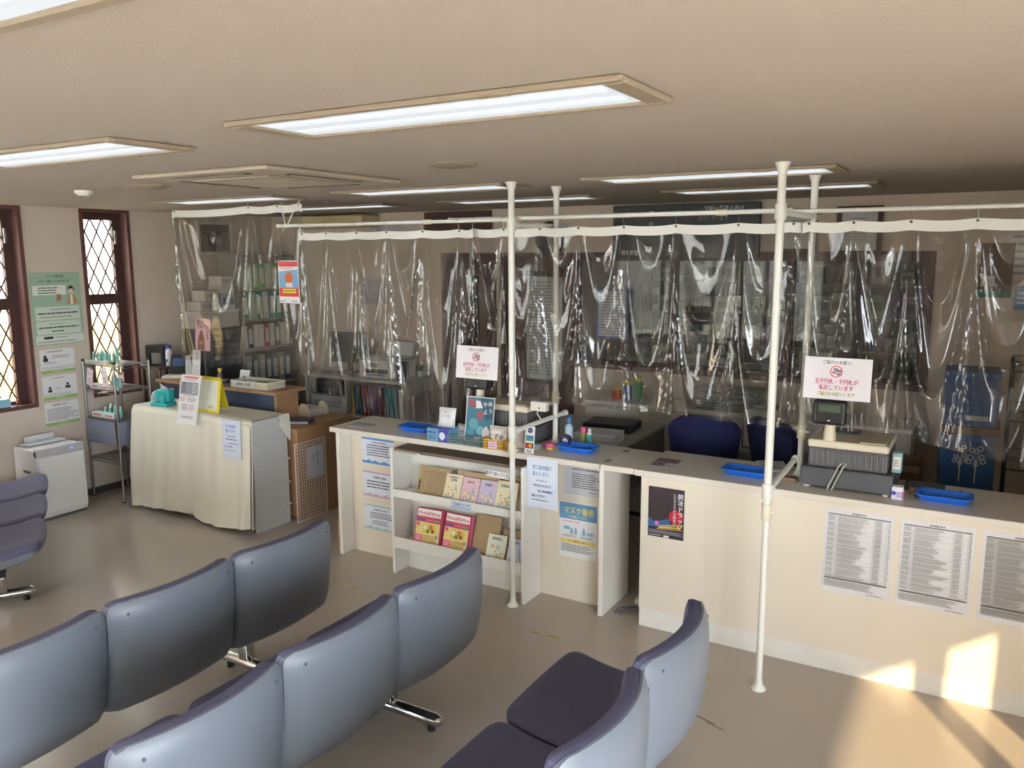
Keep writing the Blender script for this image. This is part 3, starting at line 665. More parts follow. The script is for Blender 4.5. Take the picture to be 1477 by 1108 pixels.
poster('health_poster', 'dark poster with white vertical lettering at the right counter corner', 'poster', .205, .285, (-1.48, 4.1495, .55),
     [('r', 0, 0, .58, .80, (58, 46, 50)), ('p', [(0, .80), (0, .62), (.2, .70), (.6, .60), (.66, .80)], (58, 98, 150)), ('c', .78, .55, .14, (190, 40, 62)), ('v', '脱法ドラッグ', .90, .145, .118, (236, 236, 238)), ('v', 'にだまされるな絶対に', .74, .12, .062, (206, 206, 212)),
      ('c', .25, .72, .045, (186, 120, 200)), ('p', [(.3, .76), (.98, .68), (.98, .705), (.3, .785)], (206, 170, 76)), ('p', [(.3, .79), (.92, .74), (.92, .765), (.3, .815)], (226, 196, 96)), ('p', [(.25, .82), (.98, .785), (.98, .80), (.25, .84)], (206, 160, 70)),
      ('r', 0, .845, 1, .93, (84, 84, 92)), ('l', .05, .86, .95, .92, 3, (150, 150, 156)), ('l', .05, .945, .42, .975, 1, (220, 220, 220)), ('r', .45, .945, .6, .985, (226, 226, 226))], bg=(56, 48, 56))
def table_sheet(lb, x, dark=False):
    r = random.Random(int(x*100)); g = (108, 108, 108)
    E_ = [('t', '調剤報酬点数表', .5, .045, .022, BLK), ('r', .05, .065, .96, .075, (60, 60, 60))]
    z = .085
    while z < .80:
        n = r.randint(2, 5); hh = n*.014
        E_ += [('l', .05, z, .17, z+hh*.9, n, g), ('l', .20, z, r.uniform(.5, .7), z+hh, n, g), ('l', .74, z, .84, z+hh, n, g, .95), ('l', .93, z, .965, z+hh, n, g)]
        z += hh+.010
        E_ += [('r', .05, z-.005, .96, z-.0035, (150, 150, 150))]
    E_ += [('r', .05, .82, .96, .832, (60, 60, 60)), ('l', .05, .845, .9, .93, 5, g), ('l', .68, .95, .95, .97, 1, g)]
    E_ += [('r', .185, .075, .188, .82, (160, 160, 160)), ('r', .725, .075, .728, .82, (160, 160, 160)), ('r', .91, .075, .913, .82, (160, 160, 160))]
    if dark: E_ = [('r', .05, .07, .97, .93, (188, 186, 184))]+E_
    return poster('fee_table', lb, 'notice', .312, .43, (x, 4.1495, .432), E_, bg=(222, 222, 224))
table_sheet('laminated fee table, leftmost of three on the right counter front', -.50)
table_sheet('laminated fee table, middle of three on the right counter front', -.16)
table_sheet('laminated fee table, rightmost of three, cut by the photo edge', .18, True)

# ------------------------------------------------------------------ blue coin trays
M_blue = mat('blue_tray_plastic', (38, 116, 226), 0.38)
def tray(label, x, y, rz):
    w, d, h, th = .25, .155, .034, .004
    t = thing('coin_tray', label, 'tray', (x, y, .93), rz, 'blue coin trays on the counters')
    def ring(hw, hd, rr, z, n=6):
        P_ = []
        for cx, cy, a0 in ((hw-rr, hd-rr, 0), (-hw+rr, hd-rr, 1), (-hw+rr, -hd+rr, 2), (hw-rr, -hd+rr, 3)):
            for k in range(n+1): a = (a0+k/n)*PI/2; P_.append((cx+rr*math.cos(a), cy+rr*math.sin(a), z))
        return P_
    rings = [ring(w/2-.028, d/2-.028, .02, .0), ring(w/2-.010, d/2-.010, .028, h-.006), ring(w/2, d/2, .03, h-.004), ring(w/2, d/2, .03, h), ring(w/2-.012, d/2-.012, .026, h), ring(w/2-.032, d/2-.032, .018, .005)]
    n = len(rings[0]); fs = []
    for i in range(len(rings)-1): fs += [(i*n+k, i*n+(k+1) % n, (i+1)*n+(k+1) % n, (i+1)*n+k) for k in range(n)]
    fs += [tuple(range(n-1, -1, -1)), tuple(range((len(rings)-1)*n, len(rings)*n))]
    MB().add([v for r_ in rings for v in r_], fs).build('dish', M_blue, t, True)
    mb = MB()
    for k in range(9): mb.cyl((-.075+k*.019, -.04, .0055), (-.075+k*.019, .04, .0055), .0018, 6)
    o = mb.build('ribs', mat('blue_tray_rib', (24, 84, 184), .4), t); o['kind'] = 'stuff'
tray('blue coin tray at the left end of the left counter', -3.30, 4.31, .04)
tray('blue coin tray beside the rear pole on the left counter', -2.11, 4.33, -.04)
tray('blue coin tray left of the near pole on the right counter', -1.09, 4.30, -.03)
tray('blue coin tray right of the cash register on the right counter', -.15, 4.30, .0)

# ------------------------------------------------------------------ cash registers with their signs
def register(label, x, y, wide, post_x, cords):
    t = thing('cash_register', label, 'cash register', (x, y, .93), group='grey cash registers on the counters')
    w = wide/2
    for sx in (-1, 1):
        for sy in (.02, .36): cyl((sx*(w-.03), sy, 0), (sx*(w-.03), sy, .008), .014, 10).build('foot', M_white, t)
    rbox(-w, w, 0, .40, .008, .105, b=.006).build('cash_drawer', mat('drawer_grey', (90, 92, 98), .45), t)
    bd = rbox(-w+.03, w-.03, .02, .37, .1055, .205, b=.012).build('body', mat('register_grey', (104, 105, 108), .5), t)
    for k in range(14):
        xx = -w+.05+k*(2*w-.10)/13; rbox(xx-.006, xx+.006, .012, .0205, .118, .195, b=.002, seg=1).build('rib', mat('register_rib', (112, 113, 116), .5), bd)
    cp = rbox(-w+.026, w-.026, .014, .375, .2055, .245, b=.01).build('top_cover', M_ivory, t)
    rbox(w-.16, w-.045, .03, .22, .2455, .252, b=.003).build('paper_lid', mat('ivory_lid', (214, 206, 182), .45), cp)
    rbox(-w+.07, w-.19, .22, .34, .2455, .253, b=.003).build('keypad', M_grey, cp)
    MB().lathe([(.030, .2458), (.030, .275), (.026, .30), (.0245, .325), (.015, .327), (.013, .345)], 16, (post_x, .032, 0)).build('display_post', M_ivory, t, True)
    d = rbox(-.078, .078, -.022, .022, 0, .125, b=.016, seg=3).build('display', M_black, t, loc=(post_x, -.002, .33), rot=(-.15, 0, 0))
    rbox(-.052, .052, -.0245, -.0222, .062, .10, b=.001, seg=1).build('lcd', mat('lcd_green', (74, 92, 78), .25), d)
    rbox(-.006, .006, -.0235, -.0222, .018, .024, b=.0005, seg=1).build('logo_plate', M_white, d)
    if cords:
        for dx in (0, .022):
            MB().tube([(-.02+dx, .012, .14), (-.035+dx, -.004, .12), (-.055+dx, -.012, .07), (-.075+dx, -.016, .02), (-.08+dx, -.018, .004)], .0032, 8).build('cord', mat('cord_grey', (196, 192, 182) if dx else (206, 202, 190), .5), t, True)
    return t
register('grey cash register with ivory cover behind the near pole', -.585, 4.225, .43, -.09, True)
register('grey cash register half hidden behind the snack display', -2.615, 4.265, .42, -.17, False)
def money_sign(label, x, y, z, w=.31, h=.205, rz=0, rx=0):
    els = [('t', 'ご協力のお願い', .48, .12, .095, (70, 72, 76)), ('c', .48, .33, .125, (240, 222, 224)), ('r', .44, .25, .5, .31, (120, 130, 150)), ('r', .48, .28, .56, .34, (130, 120, 140)), ('r', .42, .33, .48, .38, (150, 120, 130)), ('r', .49, .36, .56, .42, (120, 130, 150)), ('o', .48, .33, .14, .022, (222, 96, 96)),
           ('t', '五千円札・千円札が', .49, .58, .135, (196, 66, 110), .80), ('t', '不足しています', .49, .73, .135, (196, 66, 110), .84), ('t', 'ご協力をお願いします', .49, .875, .10, (172, 172, 66), .86)]
    t = poster('money_sign', label, 'sign', w, h, (x, y, z), els, bg=(236, 234, 240), rz=rz, rx=rx, group='signs asking for small banknotes', rough=.2)
    rbox(-.03, .03, .001, .004, .0, h*.5, b=.001, seg=1).build('holder', M_black, t)
    return t
money_sign('white small-change sign on the right cash register display', -.645, 4.183, 1.395, rx=R(-5))
money_sign('white small-change sign on the left cash register display', -2.775, 4.238, 1.33, rx=R(-6))

# ------------------------------------------------------------------ things for sale on the left counter
def basket(label, x, y, z, w, d, h, col, rz=0, cols=14, rows=3):
    t = thing('sale_basket', label, 'basket', (x, y, z), rz)
    mt = P(col)
    rbox(-w/2, w/2, -d/2, d/2, 0, .004, b=.001, seg=1).build('base', mt, t)
    def wall(L, nc):
        mb = MB(); cw = L/nc; ch = h/(rows+.2); b = .0042
        for r_ in range(rows+1): mb.box(-L/2, L/2, -.0015, .0015, .004+r_*(h-.010)/rows, .010+r_*(h-.010)/rows)
        for c in range(nc+1): mb.box(-L/2+c*cw-(b/2 if 0 < c < nc else 0)-(0 if c < nc else b), -L/2+c*cw+(b/2 if 0 < c < nc else 0)+(0 if c > 0 else b), -.0014, .0014, .0045, h-.001)
        return mb
    for L, ang, dx, dy, nc in ((w, 0, 0, -d/2, cols), (w, PI, 0, d/2, cols), (d-.006, PI/2, w/2, 0, max(3, int(cols*d/w))), (d-.006, -PI/2, -w/2, 0, max(3, int(cols*d/w)))):
        wall(L, nc).build('mesh_wall', mt, t, loc=(dx, dy, 0), rot=(0, 0, ang))
    return t
basket('grey-green mesh basket of leaflets at the left counter edge', -2.79, 4.165, .93, .245, .12, .055, (110, 132, 132))
b = basket('small yellow mesh basket with a pink price card by the pole', -2.572, 4.165, .93, .135, .12, .06, (222, 176, 58), cols=7)
poster('price_card', 'pink price card on the small yellow basket', 'price card', .062, .042, (-2.572, 4.1015, .937), [('l', .2, .2, .85, .42, 1, (120, 60, 100)), ('l', .15, .55, .9, .8, 1, (90, 60, 80))], bg=(232, 196, 220))
poster('teal_poster', 'teal poster with red and white lettering standing in the grey basket', 'poster', .205, .285, (-2.735, 4.19, .938), [('r', .03, .02, .97, .98, (62, 122, 142)), ('p', [(.5, .02), (.97, .02), (.97, .45), (.7, .5)], (44, 92, 116)), ('c', .3, .6, .12, (96, 162, 176)), ('c', .55, .74, .10, (120, 178, 190)), ('c', .22, .8, .09, (84, 146, 164)),
     ('t', '指', .20, .16, .20, (206, 66, 66)), ('t', '紙', .52, .42, .19, (206, 66, 66)), ('p', [(.34, .08), (.5, .1), (.6, .24), (.36, .26)], (236, 234, 236)), ('t', 'や', .68, .17, .13, WHITE), ('t', 'め', .86, .15, .13, WHITE), ('t', 'よ', .70, .33, .13, WHITE), ('t', 'う', .88, .31, .13, WHITE),
     ('p', [(.62, .98), (.64, .72), (.76, .62), (.88, .72), (.92, .98)], (214, 210, 216)), ('r', .36, .88, .62, .95, (230, 214, 216))], bg=(228, 232, 232), rx=R(-9), rz=.03)
def pouch(label, x, y, z, w, h, th, els, bg, rz=0, rx=0):
    t = thing('snack_pouch', label, 'pouch', (x, y, z), rz, rx=rx)
    def fn(sg):
        def g(u, v):
            a = max(0, 1-(2*u-1)**4)*max(0, min(1, (v)*3.2))*max(0, min(1, (1-v)*4.5)); zz = v*h
            return ((u-.5)*w*(1-.05*math.sin(v*PI)), sg*th/2*math.sin(a*PI/2)+.0006*sg, zz)
        return g
    mb = MB().grid(fn(-1), 14, 16); mb.grid(fn(1), 14, 16, flip=True); mb.build('bag', P(bg, .3), t, True)
    box(-w/2, w/2, -.0012, .0012, h-.012, h+.002).build('seal', P(tuple(int(c*.92) for c in bg), .3), t)
    f = fn(-1); m2 = MB(); mats = []
    draw(m2, els, w, h, mats, -.0006, surf=lambda px, py, pz: (px, f(min(max(px/w+.5, 0), 1), min(max(pz/h, 0), 1))[1]+py-.0006, pz), seed=4)
    o = m2.build('print', mats, t); o['kind'] = 'stuff'
    return t
pouch('white snack pouch with dark blue lettering behind the blue box', -2.965, 4.175, 1.016, .125, .12, .03, [('r', .1, .62, .95, .95, (56, 60, 150)), ('t', 'ふくらロ', .5, .42, .17, (50, 60, 120), .7), ('l', .35, .18, .7, .26, 1, BLK)], (226, 228, 230), rx=R(-12), rz=.08)
pouch('white snack pouch lying lower behind the tall white pouch', -2.885, 4.21, .935, .11, .10, .03, [('t', 'のどあめ', .5, .5, .18, (60, 76, 80), .8)], (206, 210, 210), rx=R(-25), rz=-.2)
pouch('white pouch with a red stripe standing in the yellow basket', -2.572, 4.165, .936, .125, .125, .05, [('r', .08, .2, .95, .28, (206, 110, 110)), ('t', 'くずゆ', .5, .52, .32, BLK, .9)], (230, 226, 220), rx=R(-4))
pouch('pale pouch with a brown top tilted by the left register', -2.465, 4.213, .93, .10, .12, .04, [('r', .1, .5, .9, .9, (220, 190, 190))], (190, 180, 172), rx=R(-20), rz=.3)
t = thing('mask_box', 'blue and violet product box at the edge of the left counter', 'box', (-2.985, 4.165, .93))
rbox(-.085, .085, -.06, .06, 0, .085, b=.003, seg=1).build('carton', P((110, 160, 196)), t)
mb = MB(); mats = []; draw(mb, [('r', .55, .0, 1, 1, (70, 72, 180)), ('c', .72, .5, .28, (190, 204, 222)), ('p', [(.6, .3), (.74, .2), (.86, .6), (.7, .9), (.58, .6)], (224, 232, 238)), ('l', .06, .15, .5, .45, 1, (44, 84, 130)), ('l', .1, .5, .4, .85, 2, (40, 90, 120))], .168, .083, mats, -.0606, seed=3)
o = mb.build('print', mats, t); o['kind'] = 'stuff'
rbox(-.07, .085, -.058, -.03, .0855, .0885, b=.001, seg=1).build('lid_flap', P((64, 66, 170)), t)

def bottle(label, x, y, z, prof, body, cap=None, ncap=1, name='bottle', group=None, rx=0, cat='bottle'):
    t = thing(name, label, cat, (x, y, z), group=group, rx=rx)
    MB().lathe(prof[:len(prof)-ncap], 14).build('body', P(body, .3), t, True)
    MB().lathe(prof[len(prof)-ncap-1:], 14).build('cap', P(cap or body, .35), t, True)
    return t
t = thing('payment_card_strip', 'white strip of card payment logos hanging by the left pole', 'sign', (-2.335, 4.13, .925), rx=R(-8))
rbox(-.032, .032, -.0015, 0, 0, .165, b=.0004, seg=1).build('sheet', P(WHITE), t)
mb = MB(); mats = []
draw(mb, [('c', .5, .14, .10, (50, 50, 110)), ('t', 'UC', .5, .14, .10, (190, 196, 236)), ('r', .1, .33, .9, .45, (70, 130, 190)), ('r', .1, .45, .9, .53, (90, 160, 110)), ('r', .08, .60, .92, .79, (30, 36, 60)), ('c', .36, .695, .075, (220, 60, 50)), ('c', .62, .695, .075, (238, 160, 50)), ('t', 'VISA', .5, .90, .13, (40, 70, 140), .85)], .064, .165, mats, -.002, seed=2)
o = mb.build('print', mats, t); o['kind'] = 'stuff'
t = thing('hanging_sensor', 'small white sensor box hanging on wires by the left register', 'sensor', (-2.335, 4.262, 1.165))
rbox(-.055, .055, -.02, .02, 0, .058, b=.005).build('case', M_white, t)
cyl((.008, -.021, .02), (.008, -.0203, .02), .005, 10).build('lens', M_black, t)
MB().tube([(0, 0, .058), (-.01, .01, .08), (.012, 0, .105), (.0, .01, .13), (.02, .05, .16)], .003, 6).build('upper_wire', M_grey, t, True)
MB().tube([(-.01, 0, 0), (-.02, .004, -.02), (0, .01, -.05), (.01, .02, -.07)], .003, 6).build('lower_wire', M_white, t, True)
bottle('blue sanitizer bottle behind the rear left pole', -2.255, 4.50, .93, [(.024, 0), (.026, .004), (.026, .10), (.012, .12), (.012, .135), (.014, .136), (.014, .165), (.004, .168)], (180, 206, 222), (50, 130, 190), 4)
bottle('teal glue bottle with white cap behind the blue tray', -2.10, 4.47, .93, [(.016, 0), (.017, .004), (.017, .075), (.010, .09), (.010, .11), (.003, .112)], (70, 140, 150), (228, 228, 230), 3)
bottle('pink lidded bottle behind the rear left pole', -2.16, 4.52, .93, [(.022, 0), (.023, .003), (.023, .07), (.02, .075), (.02, .105), (.004, .108)], (150, 176, 96), (228, 90, 150), 3)
t = thing('tape_dispenser', 'pink tape roll with a yellow base beside the blue tray', 'tape roll', (-2.29, 4.31, .93))
MB().lathe([(.022, 0), (.034, .0), (.034, .026), (.022, .026)], 20).xf(Matrix.Translation((0, 0, .005))).build('roll', P((226, 96, 160)), t, True)
rbox(-.002, .04, -.042, -.01, 0, .016, b=.003, seg=1).build('base', P((222, 184, 60)), t)
t = thing('tape_roll', 'dark violet tape roll standing by the pink one', 'tape roll', (-2.225, 4.40, .93))
MB().lathe([(.018, -.014), (.036, -.014), (.036, .014), (.018, .014)], 20).xf(Matrix.Translation((0, 0, .036)) @ Matrix.Rotation(PI/2, 4, 'X')).build('roll', P((54, 48, 84)), t, True)
MB().lathe([(.0165, -.0145), (.0178, -.0145), (.0178, .0145), (.0165, .0145)], 18).xf(Matrix.Translation((0, 0, .036)) @ Matrix.Rotation(PI/2, 4, 'X')).build('core', P((206, 200, 190)), t, True)
t = thing('pencil_box', 'tiny grey box by the foot of the left register', 'box', (-2.355, 4.245, .93))
rbox(-.03, .03, -.02, .02, 0, .03, b=.003, seg=1).build('carton', P((150, 168, 160)), t)
rbox(-.031, .031, -.021, .021, .0302, .036, b=.002, seg=1).build('lid', P((136, 152, 146)), t)

# ------------------------------------------------------------------ things on the right counter
t = thing('small_carton', 'small open carton printed in violet right of the register', 'carton', (-.345, 4.225, .93))
mb = MB()
for a in ((-.025, .025, -.022, -.020), (-.025, .025, .020, .022), (-.025, -.023, -.020, .020), (.023, .025, -.020, .020)): mb.box(*a, 0, .062)
mb.box(-.023, .023, -.02, .02, 0, .003); mb.build('carton', P((226, 226, 236)), t)
mb = MB(); mats = []; draw(mb, [('c', .2, .5, .17, (70, 70, 176)), ('r', .42, .35, .92, .8, (176, 176, 220)), ('r', .9, .3, 1, .9, (220, 90, 150))], .05, .062, mats, -.0226); mb.build('print', mats, t)
t = thing('small_cup', 'small clear brown cup beside the violet carton', 'cup', (-.285, 4.33, .93))
MB().lathe([(.018, 0), (.022, .035), (.020, .035), (.016, .003)], 16).build('cup', P((150, 120, 92)), t, True)
cyl((0, 0, .004), (0, 0, .018), .0155, 12).build('contents', P((110, 84, 64)), t)
t = thing('card_tray', 'flat dark card tray with a pen behind the right coin tray', 'card tray', (-.245, 4.47, .93))
rbox(-.09, .09, -.06, .06, 0, .018, b=.004).build('base', P((70, 72, 76)), t)
rbox(-.075, .075, -.045, .045, .0182, .026, b=.003).build('pad', P((96, 98, 102)), t)
t = thing('pen', 'dark pen lying beside the flat card tray', 'pen', (-.115, 4.46, .934), rz=.9)
cyl((-.06, 0, 0), (.05, 0, 0), .004, 8).build('barrel', P((60, 44, 44)), t); cyl((.05, 0, 0), (.064, 0, 0), .004, 8, .001).build('tip', M_steel, t)
t = thing('wet_wipe_pack', 'teal pack with a white label at the right side of the register', 'pack', (-.365, 4.33, 1.136))
rbox(-.022, .022, -.03, .03, -.1, 0, b=.005).build('pack', P((150, 190, 196)), t)
mb = MB(); mats = []; draw(mb, [('r', .1, .15, .9, .85, (232, 232, 228)), ('l', .2, .3, .8, .7, 3, (120, 120, 120))], .044, .09, mats, -.0306); o = mb.build('label', mats, t, loc=(0, 0, -.095))
poster('paper_sheet', 'leaflet pile lying left of the right register', 'leaflet', .15, .21, (-.96, 4.42, .9305), [('r', .1, .1, .9, .4, (190, 196, 204)), ('l', .1, .45, .9, .9, 5, (110, 110, 116))], bg=(206, 208, 210), rx=-PI/2, rz=.4, th=.012)
t = thing('stamp_pad', 'small brown stamp pad at the left foot of the register', 'stamp pad', (-.865, 4.30, .93))
rbox(-.035, .035, -.025, .025, 0, .016, b=.004).build('case', P((140, 112, 90)), t); rbox(-.028, .028, -.019, .019, .0162, .019, b=.001, seg=1).build('lid_plate', P((110, 84, 66)), t)
# floor tape marks and scratches
for i, (x, y, lb) in enumerate(((-3.45, 3.74, 'short yellow tape mark on the floor before the left counter'), (-2.03, 3.78, 'short yellow tape mark on the floor before the kneehole'), (-1.17, 3.77, 'short yellow tape mark half hidden behind the right bench'))):
    t = thing('floor_tape', lb, 'tape mark', (x, y, 0), .03, 'yellow floor tape marks')
    box(-.085, .085, -.012, .012, .0002, .0012).build('tape', mat('yellow_tape', (176, 152, 84), .5, noise=.15, nscale=20), t)
    box(-.045, .02, -.004, .008, .0013, .0016).build('worn_patch', P((196, 186, 160)), t)
t = thing('floor_scratch', 'dark brown scratch on the floor between right bench and pole', 'scratch', (-.98, 3.40, 0), -.3)
box(-.09, .03, -.004, .003, .0002, .0008).build('mark', P((96, 72, 66)), t); box(-.01, .08, -.014, -.009, .0002, .0008).build('mark', P((96, 72, 66)), t)
# ------------------------------------------------------------------ left wall: posters, purifier, rack
def lw(name, label, y0, y1, z0, z1, els, bg): return poster(name, label, 'poster', y1-y0, z1-z0, (XL+.0002, (y0+y1)/2, z0), els, bg=bg, rz=PI/2)
GRN = (150, 186, 110)
lw('wall_poster', 'large pale green health card poster between the lattice windows', 3.76, 4.19, 1.36, 1.965,
   [('t', 'マイナ保険証', .5, .06, .042, (40, 70, 50)), ('t', 'まず、1回使ってみませんか？', .5, .125, .042, (40, 70, 50), .80), ('r', .04, .18, .70, .31, (226, 232, 222)), ('l', .15, .195, .6, .30, 3, (50, 60, 56)),
    ('p', [(.70, .44), (.74, .33), (.80, .31), (.86, .33), (.93, .44)], (196, 146, 92)), ('p', [(.77, .44), (.78, .315), (.82, .315), (.83, .44)], (232, 232, 230)), ('c', .80, .255, .045, (226, 200, 182)), ('p', [(.735, .26), (.745, .215), (.78, .19), (.83, .195), (.865, .25), (.85, .275), (.83, .23), (.76, .235)], (44, 40, 40)), ('p', [(.50, .40), (.50, .31), (.58, .30), (.59, .39)], (178, 120, 86)),
    ('r', .06, .47, .94, .655, (206, 220, 206)), ('l', .35, .50, .75, .52, 1, BLK), ('l', .1, .54, .9, .585, 1, (30, 36, 34), 1), ('l', .15, .60, .85, .625, 1, (150, 80, 80)), ('r', .06, .67, .94, .85, (206, 220, 206)), ('l', .3, .70, .7, .715, 1, BLK), ('l', .1, .735, .9, .78, 1, (30, 36, 34), 1), ('l', .35, .79, .65, .83, 1, (30, 36, 34)), ('r', .02, .865, .98, .98, (214, 222, 212)), ('r', .18, .88, .36, .915, (40, 46, 44)), ('l', .4, .885, .7, .905, 1, BLK), ('l', .06, .94, .9, .965, 1, (60, 66, 64))], (162, 190, 168))
for i, (z0, z1, lb, els) in enumerate(((1.125, 1.325, 'white leaflet with a green foot, topmost of three under the green poster', [('l', .2, .06, .8, .14, 1, BLK), ('c', .14, .3, .07, BLK), ('r', .08, .36, .22, .5, BLK), ('l', .35, .25, .9, .4, 2, (120, 120, 124)), ('l', .1, .5, .55, .62, 2, (130, 130, 134)), ('l', .03, .72, .98, .84, 3, (140, 140, 144))]),
                          (.90, 1.10, 'white leaflet with a green foot, middle of three under the green poster', [('l', .3, .06, .7, .12, 1, BLK), ('c', .2, .5, .06, BLK), ('r', .14, .57, .26, .68, BLK), ('c', .72, .4, .06, BLK), ('r', .64, .47, .8, .58, BLK), ('l', .35, .5, .55, .6, 2, (130, 130, 134)), ('l', .03, .74, .98, .84, 3, (140, 140, 144))]),
                          (.68, .875, 'white leaflet with a green foot, lowest of three under the green poster', [('t', '感染対策のお願い', .45, .12, .085, BLK), ('l', .05, .25, .85, .80, 9, (100, 100, 106)), ('f', .8, .5, .95, .75, .02, (90, 90, 96))]))):
    lw('wall_leaflet', lb, 3.79, 4.085, z0, z1, els+[('r', 0, .87, 1, 1, GRN), ('l', .35, .91, .65, .96, 1, (230, 236, 220))], (224, 224, 226))
t = thing('air_purifier', 'white upright air purifier with a blue light against the left wall', 'air purifier', (-6.60, 3.68, 0), PI/2)
M_pur = mat('purifier_white', (232, 234, 234), .3)
rbox(-.195, .195, -.16, .17, .012, .575, b=.012).build('body', M_pur, t)
rbox(-.19, .19, -.178, -.161, .05, .515, b=.006).build('front_cover', mat('purifier_front', (238, 240, 240), .2), t)
rbox(-.195, .195, -.172, -.12, .518, .582, b=.006).build('control_strip', mat('purifier_grey', (196, 198, 200), .3), t)
cyl((.09, -.1725, .552), (.09, -.175, .552), .007, 12).build('indicator', mat('blue_led', (60, 70, 255), .3, emit=4), t)
rbox(-.16, .16, .02, .13, .583, .597, b=.004).build('outlet_flap', mat('purifier_flap', (214, 218, 220), .35), t, rot=(-.0, 0, 0))
rbox(-.12, .12, .12, .135, .597, .645, b=.003).build('raised_louver', mat('purifier_flap', (214, 218, 220), .35), t)
rbox(-.198, -.1955, -.06, .04, .38, .40, b=.001, seg=1).build('grip_slot', M_grey, t)
rbox(-.198, -.1955, -.10, .08, .10, .32, b=.001, seg=1).build('side_grille', mat('purifier_side', (206, 208, 208), .5), t)
rbox(-.18, .18, -.165, .15, 0, .0118, b=.002, seg=1).build('base', M_grey, t)
# chrome wire rack with dental-care goods
RX0, RX1, RY0, RY1 = -6.76, -6.33, 4.13, 4.46
t = thing('wire_rack', 'chrome wire shelving rack beside the narrow lattice window', 'rack', (-6.545, 4.295, 0))
ox, oy = -6.545, 4.295
for x in (RX0, RX1):
    for y in (RY0, RY1):
        cyl((x-ox, y-oy, .01), (x-ox, y-oy, 1.20), .011, 12).build('post', M_steel, t, True)
        cyl((x-ox, y-oy, 0), (x-ox, y-oy, .01), .015, 12).build('foot', M_black, t)
        MB().lathe([(.0115, 1.20), (.0125, 1.202), (.0125, 1.218), (.004, 1.222)], 12, (x-ox, y-oy, 0)).build('cap', M_black, t, True)
RZ = (.36, .72, .97, 1.18)
for z in RZ:
    fr = MB()
    for dz in (0, -.022):
        fr.tube([(RX0-ox, RY0-oy, z+dz-.006), (RX1-ox, RY0-oy, z+dz-.006)], .0035, 6); fr.tube([(RX0-ox, RY1-oy, z+dz-.006), (RX1-ox, RY1-oy, z+dz-.006)], .0035, 6)
        fr.tube([(RX0-ox, RY0-oy, z+dz-.006), (RX0-ox, RY1-oy, z+dz-.006)], .0035, 6); fr.tube([(RX1-ox, RY0-oy, z+dz-.006), (RX1-ox, RY1-oy, z+dz-.006)], .0035, 6)
    sh = fr.build('wire_shelf', M_steel, t)
    mb = MB()
    for k in range(20): y = RY0+(k+.5)*(RY1-RY0)/20; mb.cyl((RX0-ox, y-oy, z-.0025), (RX1-ox, y-oy, z-.0025), .0016, 5)
    w_ = mb.build('wires', M_steel, sh); w_['kind'] = 'stuff'
t = thing('shelf_cloth', 'grey-blue cloth panel hung on the front of the wire rack', 'cloth', (RX1+.016, 4.295, .50), PI/2)
MB().grid(lambda u, v: ((u-.5)*.34, -.004*math.sin(u*9+1)*v-.003, .20*(1-v)), 20, 10).grid(lambda u, v: ((u-.5)*.34, -.004*math.sin(u*9+1)*v-.001, .20*(1-v)), 20, 10, flip=True).build('panel', mat('grey_blue_cloth', (128, 134, 152), .8), t, True)
box(-.17, .17, -.004, .001, .196, .206).build('hem', mat('cloth_hem', (112, 118, 136), .8), t)
t = thing('shelf_cloth', 'grey-blue cloth panel hung on the near side of the wire rack', 'cloth', (-6.55, RY0-.016, .50))
MB().grid(lambda u, v: ((u-.5)*.40, -.004*math.sin(u*9+1)*v-.003, .20*(1-v)), 20, 10).grid(lambda u, v: ((u-.5)*.40, -.004*math.sin(u*9+1)*v-.001, .20*(1-v)), 20, 10, flip=True).build('panel', mat('grey_blue_cloth', (128, 134, 152), .8), t, True)
box(-.20, .20, -.004, .001, .196, .206).build('hem', mat('cloth_hem', (112, 118, 136), .8), t)
TEAL = (120, 190, 176)
def tubeb(label, x, y, z, h, r, col, cap=(214, 226, 222), group='teal care bottles on the wire rack'):
    return bottle(label, x, y, z, [(r*.95, 0), (r, .003), (r, h*.72), (r*.55, h*.80), (r*.55, h*.82), (r*.62, h*.825), (r*.6, h), (.002, h*1.005)], col, cap, 3, 'care_bottle', group)
ORD = ['first', 'second', 'third', 'fourth', 'fifth', 'sixth', 'seventh', 'eighth', 'ninth']
for k in range(9): tubeb('%s small teal bottle from the left on the rack top shelf' % ORD[k], RX0+.07+k*.028, 4.19+.02*(k % 3), 1.18, .10+.02*((k*7) % 3)/2, .0125, random.choice([TEAL, (110, 182, 170), (150, 196, 200)]))
for k in range(6): tubeb('%s small teal bottle from the left on the lower rack shelf' % ORD[k], RX0+.16+k*.034, 4.20+.03*(k % 2), .72, .08+.03*((k*5) % 3)/2, .014, random.choice([TEAL, (130, 200, 190)]))
for k in range(3): tubeb('%s pale bottle from the left on the middle rack shelf' % ORD[k], RX0+.18+k*.05, 4.28, .97, .11, .016, (168, 200, 208))
t = thing('care_tube', 'tall flat teal tube standing on its cap on the rack top', 'tube', (RX1-.04, 4.20, 1.18))
MB().lathe([(.014, 0), (.015, .02), (.013, .024)], 14).build('cap', P((226, 230, 228)), t, True)
MB().add([(.013*math.cos(2*PI*k/12), .013*math.sin(2*PI*k/12), .0245) for k in range(12)]+[(.027*math.cos(2*PI*k/12), .002*math.sin(2*PI*k/12), .15) for k in range(12)], [(k, (k+1) % 12, 12+(k+1) % 12, 12+k) for k in range(12)]+[tuple(range(12, 24))]).build('body', P((110, 186, 166)), t, True)
t = thing('care_tube', 'small teal tube on the middle rack shelf', 'tube', (RX1-.06, 4.19, .97))
MB().lathe([(.010, 0), (.010, .014), (.009, .016)], 12).build('cap', P((226, 230, 228)), t, True)
MB().lathe([(.012, .0162), (.013, .07), (.002, .075)], 12).build('body', P((110, 186, 166)), t, True)
